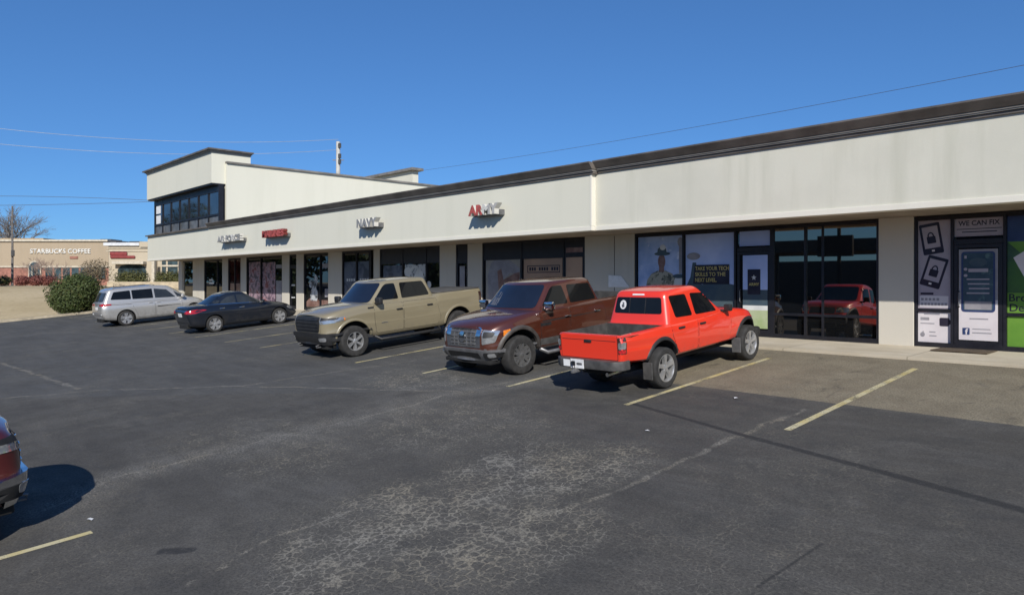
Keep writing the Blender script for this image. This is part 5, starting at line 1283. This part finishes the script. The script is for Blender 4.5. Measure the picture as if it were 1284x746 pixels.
def fascia_signs():
    M['sign_white'] = plain('white_sign_face', (.40, .39, .37), .4, 0, .12, 9); M['sign_red'] = plain('red_sign_face', (.42, .085, .07), .4, 0, .25, 9)
    M['sign_grey'] = plain('grey_sign_face', (.27, .27, .265), .4, 0, .25, 9); M['sign_side'] = plain('white_return', (.56, .55, .51), .5, 0, .06, 4); M['sign_rside'] = plain('red_return', (.15, .022, .018), .5, 0, .1, 4)
    data = [('AIR FORCE', 272.4, 300.7, 'sign_grey', 'sign_side', 'grey white channel letter sign reading AIR FORCE on the fascia'),
            ('MARINES', 328.3, 355.7, 'sign_red', 'sign_rside', 'red channel letter sign reading MARINES on the cream fascia'),
            ('NAVY', 447, 472, 'sign_grey', 'sign_side', 'grey white channel letter sign reading NAVY on the cream fascia'),
            ('ARMY', 587, 624, 'sign_white', 'sign_side', 'channel letter sign reading ARMY with red first letters')]
    for wd, pa, pb, face, side, lab in data:
        xa, xb = wx(pa, 14.55), wx(pb, 14.55); x = (xa + xb) / 2; w = xb - xa; z = 4.895; h = .33
        root = empty('shop_sign', (x, 14.95, z)); setp(root, lab, 'shop sign', 'letter signs along the fascia')
        b = MB(); b.box(-w / 2 + .04, w / 2 - .12, -.205, -.001, -.02, .15, .006); b.build('sign_raceway', 'steelgrey', root)
        me0 = text_mesh(wd, h, .0, w, .06)
        # split into letters by x position
        n = len(wd.replace(' ', '')); 
        bm = bmesh.new(); bm.from_mesh(me0); bmesh.ops.remove_doubles(bm, verts=bm.verts, dist=1e-5)
        left = set(bm.verts); isl = []
        while left:
            st = [left.pop()]; comp = set(st)
            while st:
                v = st.pop()
                for e in v.link_edges:
                    o = e.other_vert(v)
                    if o in left: left.remove(o); comp.add(o); st.append(o)
            isl.append(comp)
        isl.sort(key=lambda c: min(v.co.x for v in c))
        fl = [(f, next(i for i, c in enumerate(isl) if f.verts[0] in c)) for f in bm.faces]
        for i in range(len(isl)):
            lb = MB(); mp = {}
            for f, k in fl:
                if k != i: continue
                ff = lb.bm.faces.new([mp.setdefault(v, None) or mp.__setitem__(v, lb.bm.verts.new((v.co.x, -.40, v.co.y))) or mp[v] for v in f.verts]); ff.normal_update()
                if ff.normal.y > 0: ff.normal_flip()
            r = bmesh.ops.extrude_face_region(lb.bm, geom=list(lb.bm.faces))
            front = [f for f in lb.bm.faces]
            nv = {e for e in r['geom'] if isinstance(e, bmesh.types.BMVert)}
            for v in nv: v.co.y += .19
            bmesh.ops.recalc_face_normals(lb.bm, faces=list(lb.bm.faces))
            for f in lb.bm.faces: f.material_index = 0 if f.normal.y < -.7 else 1
            fm, sm = face, side
            if wd == 'ARMY' and i < 2: fm = 'sign_red'  # first two letters get the red face, the others the white one
            lb.build('sign_letter', [fm, sm], root)
        bm.free()

# ------------------------------------------------------------------ surroundings
VM = Matrix(((SF, -CF, 0, 0), (CF, SF, 0, 0), (0, 0, 1, 0), (0, 0, 0, 1)))       # local x = to the right, y = away
def vx(px, D): return (px - CX) / F_PX * D
def vz(py, D): return CAMH + (HY - py) / F_PX * D
def leafmat(name, a, b, c):
    t = NT(name); v = t.coord(); n = t.noise(v, 1.6, 3); m = t.noise(v, 11, 3)
    t.set(Base_Color=t.mix(t.ramp(m, .35, .7), t.mix(t.ramp(n, .3, .7), a, b), c), Roughness=.6, Specular_IOR_Level=.3); return t.m
def foliage(name, parent, mt, lobes, n, size, seed=1, shell=.45):
    rnd = random.Random(seed); vs = []; fs = []
    tot = sum(a * b * c for _, (a, b, c) in lobes)
    for (cx, cy, cz), (rx, ry, rz) in lobes:
        for _ in range(int(n * rx * ry * rz / tot)):
            d = Vector((rnd.gauss(0, 1), rnd.gauss(0, 1), rnd.gauss(0, 1))).normalized()
            k = (shell + (1 - shell) * rnd.random() ** .5) * (1 + .10 * sin(d.x * 7 + cx) * cos(d.z * 6 + d.y * 5))
            p = Vector((cx + d.x * rx * k, cy + d.y * ry * k, cz + d.z * rz * k))
            nn = (d + Vector((rnd.gauss(0, .6), rnd.gauss(0, .6), rnd.gauss(0, .6) + .3))).normalized(); a = nn.orthogonal().normalized(); b = nn.cross(a)
            th = rnd.random() * 6.28; a, b = a * cos(th) + b * sin(th), b * cos(th) - a * sin(th); s = size * rnd.uniform(.6, 1.3)
            i = len(vs); vs += [p - a * s, p - b * s * .5, p + a * s, p + b * s * .5]; fs.append((i, i + 1, i + 2, i + 3))
    me = bpy.data.meshes.new(name); me.from_pydata(vs, [], fs); me.update()
    return link(name, me, mt, parent)
def twigs(mb, p, d, L, r, depth, rnd, spread=.6, up=.15):
    q_ = p + d * L; m = p + d * L * .5 + Vector((rnd.gauss(0, .05), rnd.gauss(0, .05), 0)) * L
    mb.tube([p, m, q_], [r, r * .85, r * .7], 5 if depth > 2 else 3, False)
    if depth == 0: return
    for k in range(rnd.choice((2, 3, 3))):
        nd = (d + Vector((rnd.gauss(0, spread), rnd.gauss(0, spread), rnd.gauss(0, spread * .6) + up))).normalized()
        twigs(mb, p + d * L * rnd.uniform(.55, 1), nd, L * rnd.uniform(.62, .85), r * .62, depth - 1, rnd, spread, up)
def vpt(px, py, D):
    return VM @ Vector((vx(px, D), D, vz(py, D)))
def plant(name, px, D, z, label, cat, group=None):
    p = VM @ Vector((vx(px, D), D, 0)); p.z = gz(p.x, p.y) if z is None else z
    return setp(empty(name, p), label, cat, group), p
def surroundings():
    M['leaf'] = leafmat('evergreen_leaves', (.026, .042, .012), (.046, .068, .017), (.072, .092, .026)); M['leafd'] = leafmat('hedge_leaves', (.050, .062, .018), (.085, .090, .028), (.11, .10, .035))
    M['leafr'] = leafmat('red_shrub_leaves', (.10, .022, .022), (.17, .045, .040), (.20, .08, .06)); M['leafb'] = leafmat('brown_leaves', (.085, .065, .035), (.13, .10, .055), (.16, .13, .08))
    M['bark'] = plain('grey_bark', (.16, .145, .135), .9, 0, .25, 4); M['barkp'] = plain('pinkish_bark', (.30, .22, .18), .9, 0, .2, 4)
    # evergreen beside the lot
    o, p = plant('evergreen_bush', 95, 43.7, None, 'large dense dark green bush at the edge of the lawn behind the minivan', 'bush')
    foliage('foliage', o, 'leaf', [((0, 0, 1.1), (1.75, 1.6, 1.25)), ((-.8, -.3, .9), (1.05, 1.0, 1.0)), ((.7, .1, 1.5), (1.1, 1.0, .95)), ((-.3, .2, 1.75), (1.0, .9, .7)), ((.9, -.5, .7), (.9, .9, .75))], 16000, .062, 3)
    foliage('inner_foliage', o, 'leafd', [((0, 0, 1.1), (1.5, 1.35, 1.1))], 1500, .16, 4, .1)
    b = MB(); [b.tube([(x * .2, y * .2, -.2), (x * .5, y * .5, .8)], .05, 6) for x, y in ((1, 0), (-1, .4), (0, -1))]; b.build('stem', 'bark', o)
    o, p = plant('brown_bush', 120, 62, None, 'bare brownish shrub rising behind the big green bush', 'bush')
    b = MB(); rnd = random.Random(5)
    for k in range(9): twigs(b, Vector((0, 0, .0)), Vector((rnd.gauss(0, .5), rnd.gauss(0, .5), 1)).normalized(), .85, .04, 4, rnd, .5, .1)
    b.build('branches', 'bark', o); foliage('foliage', o, 'leafb', [((0, 0, 1.4), (1.4, 1.3, 1.1))], 2000, .07, 8, .2)
    # small trees before the cafe
    for i, (px, lab) in enumerate(((48, 'leafless pinkish small tree before the cafe, nearest the arched entrance'), (70, 'leafless pinkish small tree before the cafe, nearest the green bush'))):
        o, p = plant('ornamental_tree', px, 86, None, lab, 'tree', 'bare trees before the cafe'); b = MB(); rnd = random.Random(20 + i)
        for k in range(5): twigs(b, Vector((0, 0, 0)), Vector((rnd.gauss(0, .28), rnd.gauss(0, .28), 1)).normalized(), 1.35, .05, 4, rnd, .45, .1)
        b.build('branches', 'barkp', o)
    o, p = plant('bare_tree', 16, 128, None, 'tall bare grey tree beyond the cafe roof', 'tree'); b = MB(); rnd = random.Random(11)
    b.tube([(0, 0, 0), (.1, 0, 3), (.0, .1, 6.0)], [.35, .3, .26], 8); b.build('trunk', 'bark', o); b = MB()
    for k in range(13): twigs(b, Vector((0, .1, 4.6 + .16 * k)), Vector((rnd.gauss(0, .75), rnd.gauss(0, .6), .75)).normalized(), 3.2, .13, 5, rnd, .5, .12)
    b.build('crown', 'bark', o)
    for i, (px, w, mt, lab) in enumerate(((4, 2.2, 'leafd', 'dark green shrub at the lawn edge of the picture'), (27, 2.3, 'leafr', 'red leaved shrub left of the lawn pole'), (44, 2.4, 'leafr', 'red leaved shrub before the cafe door'), (60, 1.7, 'leafr', 'red leaved shrub beside the big green bush'))):
        o, p = plant('low_shrub', px, 78, None, lab, 'shrub', 'low shrubs along the lawn'); foliage('foliage', o, mt, [((0, 0, .5), (w * .62, .8, .62)), ((.5, .1, .6), (w * .4, .7, .55))], 900, .10, 30 + i, .3)
    # hedges behind a low wall
    b = MB().box(vx(134, 66), vx(262, 66), 66, 66.4, 1.6, 2.86, .02, VM); setp(b.build('retaining_wall', plain('beige_wall', (.46, .385, .27), .9, 0, .15, 1.5)), 'low beige retaining wall beyond the minivan roof', 'wall')
    for i, (a, c, lab) in enumerate(((146, 185, 'clipped olive hedge under the arched shop entrance'), (196, 232, 'clipped olive hedge seen under the end of the overhang'))):
        o, p = plant('hedge', (a + c) / 2, 72, 2.3, lab, 'hedge', 'hedges beyond the low wall'); o.rotation_euler.z = math.atan2(CF, SF); w = vx(c, 72) - vx(a, 72)
        foliage('foliage', o, 'leafd', [((x, 0, .85), (.55, .6, .85)) for x in lin(-w / 2 + .3, w / 2 - .3, 6)], 3000, .09, 50 + i, .3)
    # cafe
    D = 96; M['cafe'] = stucco('cafe_stucco', (.37, .30, .215), .25); M['cafe2'] = stucco('shop_stucco', (.45, .39, .295), .25); M['brick'] = plain('red_brick', (.30, .14, .105), .9, 0, .2, 3); M['glass_far'] = plain('far_glass', (.05, .075, .085), .1, 0, .4, 1)
    M['trim_far'] = plain('pale_trim', (.50, .45, .36), .8); M['roof_white'] = plain('white_roof_unit', (.62, .64, .66), .6)
    c0 = VM @ Vector((vx(40, D), D, 2.3)); r = Root('cafe_building', c0, 'tan stucco cafe with white lettering and an arched entrance beyond the lawn', 'building'); A = r.add
    X = lambda px: vx(px, D); Z = lambda py: vz(py, D)
    A(MB().box(X(-90), X(136), D, D + 16, Z(334), Z(303), 0, VM).build('wall', 'cafe')); A(MB().box(X(-90), X(136), D + .05, D + 16, 1.8, Z(334) - .01, 0, VM).build('lower_wall', 'brick'))
    A(MB().box(X(-90) - .1, X(136), D - .25, D + 16.2, Z(303) + .005, Z(300.5), 0, VM).build('cornice', 'trim_far')); A(MB().box(X(-90), X(36), D + 3, D + 14, Z(300.4), Z(297), 0, VM).build('roof', plain('tan_roof', (.36, .27, .17), .9)))
    A(MB().box(X(98), X(113), D + 5, D + 8, Z(300), Z(297), .1, VM).build('roof_unit', 'grey_plastic'))
    A(MB().box(X(-90), X(136), D - .08, D + .04, Z(335.5), Z(333.5), 0, VM).build('band', 'trim_far'))
    arch = [(X(36) + 0, Z(352))] + [(X(44) + (X(44) - X(36)) * cos(R(a)), Z(336) + .95 * sin(R(a))) for a in range(180, -1, -15)] + [(X(52), Z(352))]
    b = MB(); b.prism(arch, 'y', D - .12, D + .02); bmesh.ops.transform(b.bm, matrix=VM, verts=list(b.bm.verts)); ar = A(b.build('arched_entrance', 'trim_far'))
    arch2 = [(X(44) + (x - X(44)) * .86, Z(352) + (z - Z(352)) * .93) for x, z in arch]; b = MB(); b.prism(arch2, 'y', D - .14, D - .122); bmesh.ops.transform(b.bm, matrix=VM, verts=list(b.bm.verts)); b.build('entrance_glass', 'glass_far', ar)
    for px in (41, 47): MB().box(X(px) - .05, X(px) + .05, D - .16, D - .141, Z(352), Z(333), 0, VM).build('entrance_mullion', 'trim_far', ar)
    for px in (57, 68, 79, 90, 101, 112, 123): A(MB().box(X(px), X(px + 8.5), D - .02, D + .06, Z(350), Z(336), 0, VM).build('window', 'glass_far'))
    A(MB().box(X(88), X(98), D - .10, D - .005, Z(324.5), Z(321.5), 0, VM).build('wall_sign', 'brick'))
    me = text_mesh('STARBUCKS COFFEE', .64, .08, X(114) - X(38), .022); me.transform(VM @ Matrix.Translation((X(76), D - .1, Z(318.2))) @ Matrix.Rotation(pi / 2, 4, 'X')); A(link('sign_lettering', me, plain('white_letters', (.68, .67, .63), .5)))
    # neighbouring shop
    D2 = 90; X = lambda px: vx(px, D2); Z = lambda py: vz(py, D2)
    c0 = VM @ Vector((vx(165, D2), D2, 2.3)); r = Root('corner_shop', c0, 'pale stucco shop with a red sign and dark arched front beyond the minivan', 'building'); A = r.add
    A(MB().box(X(136.2), X(190), D2, D2 + 14, 1.8, Z(308.5), 0, VM).build('wall', 'cafe2')); A(MB().box(X(190.05), X(275), D2 + 1.5, D2 + 14, 1.8, Z(308), 0, VM).build('wing_wall', 'cafe2'))
    A(MB().box(X(131), X(176), D2 - .3, D2 + 4, Z(308.4), Z(304.5), .05, VM).build('roof_unit', 'roof_white')); A(MB().box(X(176.3), X(192), D2 - .3, D2 + 4, Z(310), Z(303.2), 0, VM).build('parapet', 'cafe2'))
    for a, c in ((132, 140), (156, 172)): A(MB().box(X(a), X(c), D2 + 1, D2 + 3, Z(304.4), Z(302), .1, VM).build('roof_unit', 'grey_plastic'))
    for py in (311, 314.5): A(MB().box(X(134), X(186), D2 - .12, D2 - .004, Z(py + .7), Z(py), 0, VM).build('band', 'trim_far'))
    sg = A(MB().box(X(138.5), X(160), D2 - .22, D2 - .01, Z(320.5), Z(316), .08, VM).build('shop_sign_board', plain('dark_red_sign', (.22, .035, .035), .5))); MB().box(X(139), X(170), D2 - .24, D2 - .012, Z(324), Z(320.6), .1, VM).build('sign_lower', sg.data.materials[0], sg)
    A(MB().box(X(145), X(184), D2 - .9, D2 - .01, Z(331.5), Z(328), .03, VM).build('canopy', 'trim_far'))
    ar = [(X(148), Z(356)), (X(148), Z(338)), (X(152), Z(333.5)), (X(158), Z(332)), (X(175), Z(332)), (X(181), Z(334)), (X(183.5), Z(339)), (X(183.5), Z(356))]; b = MB(); b.prism(ar, 'y', D2 - .06, D2 + .02); bmesh.ops.transform(b.bm, matrix=VM, verts=list(b.bm.verts)); A(b.build('arched_front', 'glass_far'))
    A(MB().box(X(191), X(194.5), D2 - .2, D2 + .3, 1.8, Z(327), 0, VM).build('column', 'trim_far'))
    for a, c in ((196, 201), (203.5, 216), (219, 232)): A(MB().box(X(a), X(c), D2 + 1.42, D2 + 1.55, Z(352), Z(327), 0, VM).build('window', 'glass_far'))
    A(MB().box(X(195.5), X(262), D2 + 1.38, D2 + 1.41, Z(334), Z(332), 0, VM).build('window_rail', 'trim_far'))
    # poles and wires
    M['pole'] = plain('pale_concrete_pole', (.50, .49, .46), .8, 0, .12, 1.5); M['wire'] = plain('aluminium_wire', (.30, .33, .38), .6, .2, .1, 1); M['wire_dark'] = plain('dark_wire', (.06, .06, .065), .6, 0, .1, 1)
    D3 = 72; base = VM @ Vector((vx(424, D3), D3, 2.0)); o = setp(empty('utility_pole', base), 'pale utility pole behind the shopping strip', 'utility pole'); H = vz(178, D3) - 2.0
    MB().tube([(0, 0, 0), (0, 0, H)], [.26, .20], 12).build('pole_shaft', 'pole', o)
    b = MB(); zz = lambda py: vz(py, D3) - 2.0
    for py in (183, 196, 203): b.box(.18, .42, -.12, .12, zz(py) - .25, zz(py) + .2, .02)
    b.build('pole_fittings', 'grey_plastic', o)
    b = MB().box(-.55, .55, -.05, .05, zz(201.5), zz(200.5), 0, Matrix.Rotation(math.atan2(CF, SF), 4, 'Z')); b.build('crossarm', 'steelgrey', o)
    def wire(pts, r, mt, lab, grp=None, n=22, sag=0.0):
        A_, B_ = Vector(pts[0]), Vector(pts[-1]); o_ = MB(); P = []
        for i in range(n + 1):
            t = i / n; p = A_.lerp(B_, t); p.z -= sag * 4 * t * (1 - t); P.append(p)
        o_.tube(P, r, 6); setp(o_.build('power_line', mt), lab, 'power line', grp)
    wire([dpt(424, 175, D3), dpt(-40, 157, 60)], .020, 'wire', 'upper pale power line running left from the pale utility pole', 'power lines in the sky', sag=.75)
    wire([dpt(424, 188, D3), dpt(-40, 177, 60)], .020, 'wire', 'lower pale power line running left from the pale utility pole', 'power lines in the sky', sag=.75)
    wire([dpt(330, 262, 110), dpt(-40, 246, 105)], .030, 'wire_dark', 'upper dark cable crossing low over the cafe', 'power lines in the sky', sag=-.55)
    wire([dpt(330, 246, 110), dpt(-40, 258, 105)], .030, 'wire_dark', 'lower dark cable crossing low over the cafe', 'power lines in the sky', sag=.3)
    wire([dpt(470, 221, 78), dpt(1330, 73, 30)], .011, 'wire_dark', 'dark power line rising to the right over the shop roof', 'power lines in the sky', sag=.45)
    o, p = plant('lamp_pole', 15.5, 82, None, 'thin dark pole with a small box standing in the lawn', 'pole'); MB().tube([(0, 0, 0), (0, 0, 9.0)], [.13, .09], 8).build('pole_shaft', 'bark', o); MB().box(.1, .55, -.15, .15, 3.3, 4.0, .03).build('signal_box', 'grey_plastic', o)
    # across the road, behind the viewer: only ever seen mirrored in the shop glass
    for i, (x, y, h) in enumerate(((-66, -6, 8), (-72, 0, 9), (-60, -12, 7.5), (-80, 3, 9), (-90, 6, 9.5), (-56, -18, 8), (-98, -4, 10))):  # evergreens added out of view to darken the far shop glass
        o = setp(empty('added_conifer', (x, y, gz(x, y))), 'dark broad evergreen tree added left of the lot, seen only mirrored in the shop glass', 'tree', 'evergreens added to darken the far shop glass')
        foliage('crown', o, 'leaf', [((0, 0, h * .5), (3.6, 3.6, h * .5)), ((.6, -.4, h * .3), (4.2, 4.2, h * .3))], 2200, .38, 70 + i, .3); MB().tube([(0, 0, -.2), (0, 0, h * .4)], .25, 8).build('trunk', 'bark', o)
    o = setp(empty('fuel_canopy', (-30, -30, -1.2)), 'dark flat canopy mirrored in the shop glass', 'canopy')
    MB().box(-26, 22, -4, 4, 6.45, 7.45, .03).build('canopy_roof', 'grey_plastic', o)
    for x in (-18, -6, 6, 18): MB().box(x - .2, x + .2, -.2, .2, 0, 6.44).build('canopy_post', 'grey_plastic', o)
    o = setp(empty('roadside_sign', (-17.2, -24, -1.2)), 'dark sign on a pole mirrored in the shop glass', 'sign'); MB().box(-1.6, 1.0, -.2, .2, 6.0, 7.6, .03).build('sign_board', 'black', o); MB().tube([(0, 0, 0), (0, 0, 10.5)], .14, 10).build('sign_pole', 'black', o)
    setp(MB().box(-110, 30, -64, -52, -1.3, 5.25).build('warehouse', 'grey_plastic'), 'long low dark warehouse mirrored in the shop glass', 'building')

world(); ground(); shops(); fascia_signs(); surroundings(); main_vehicles()
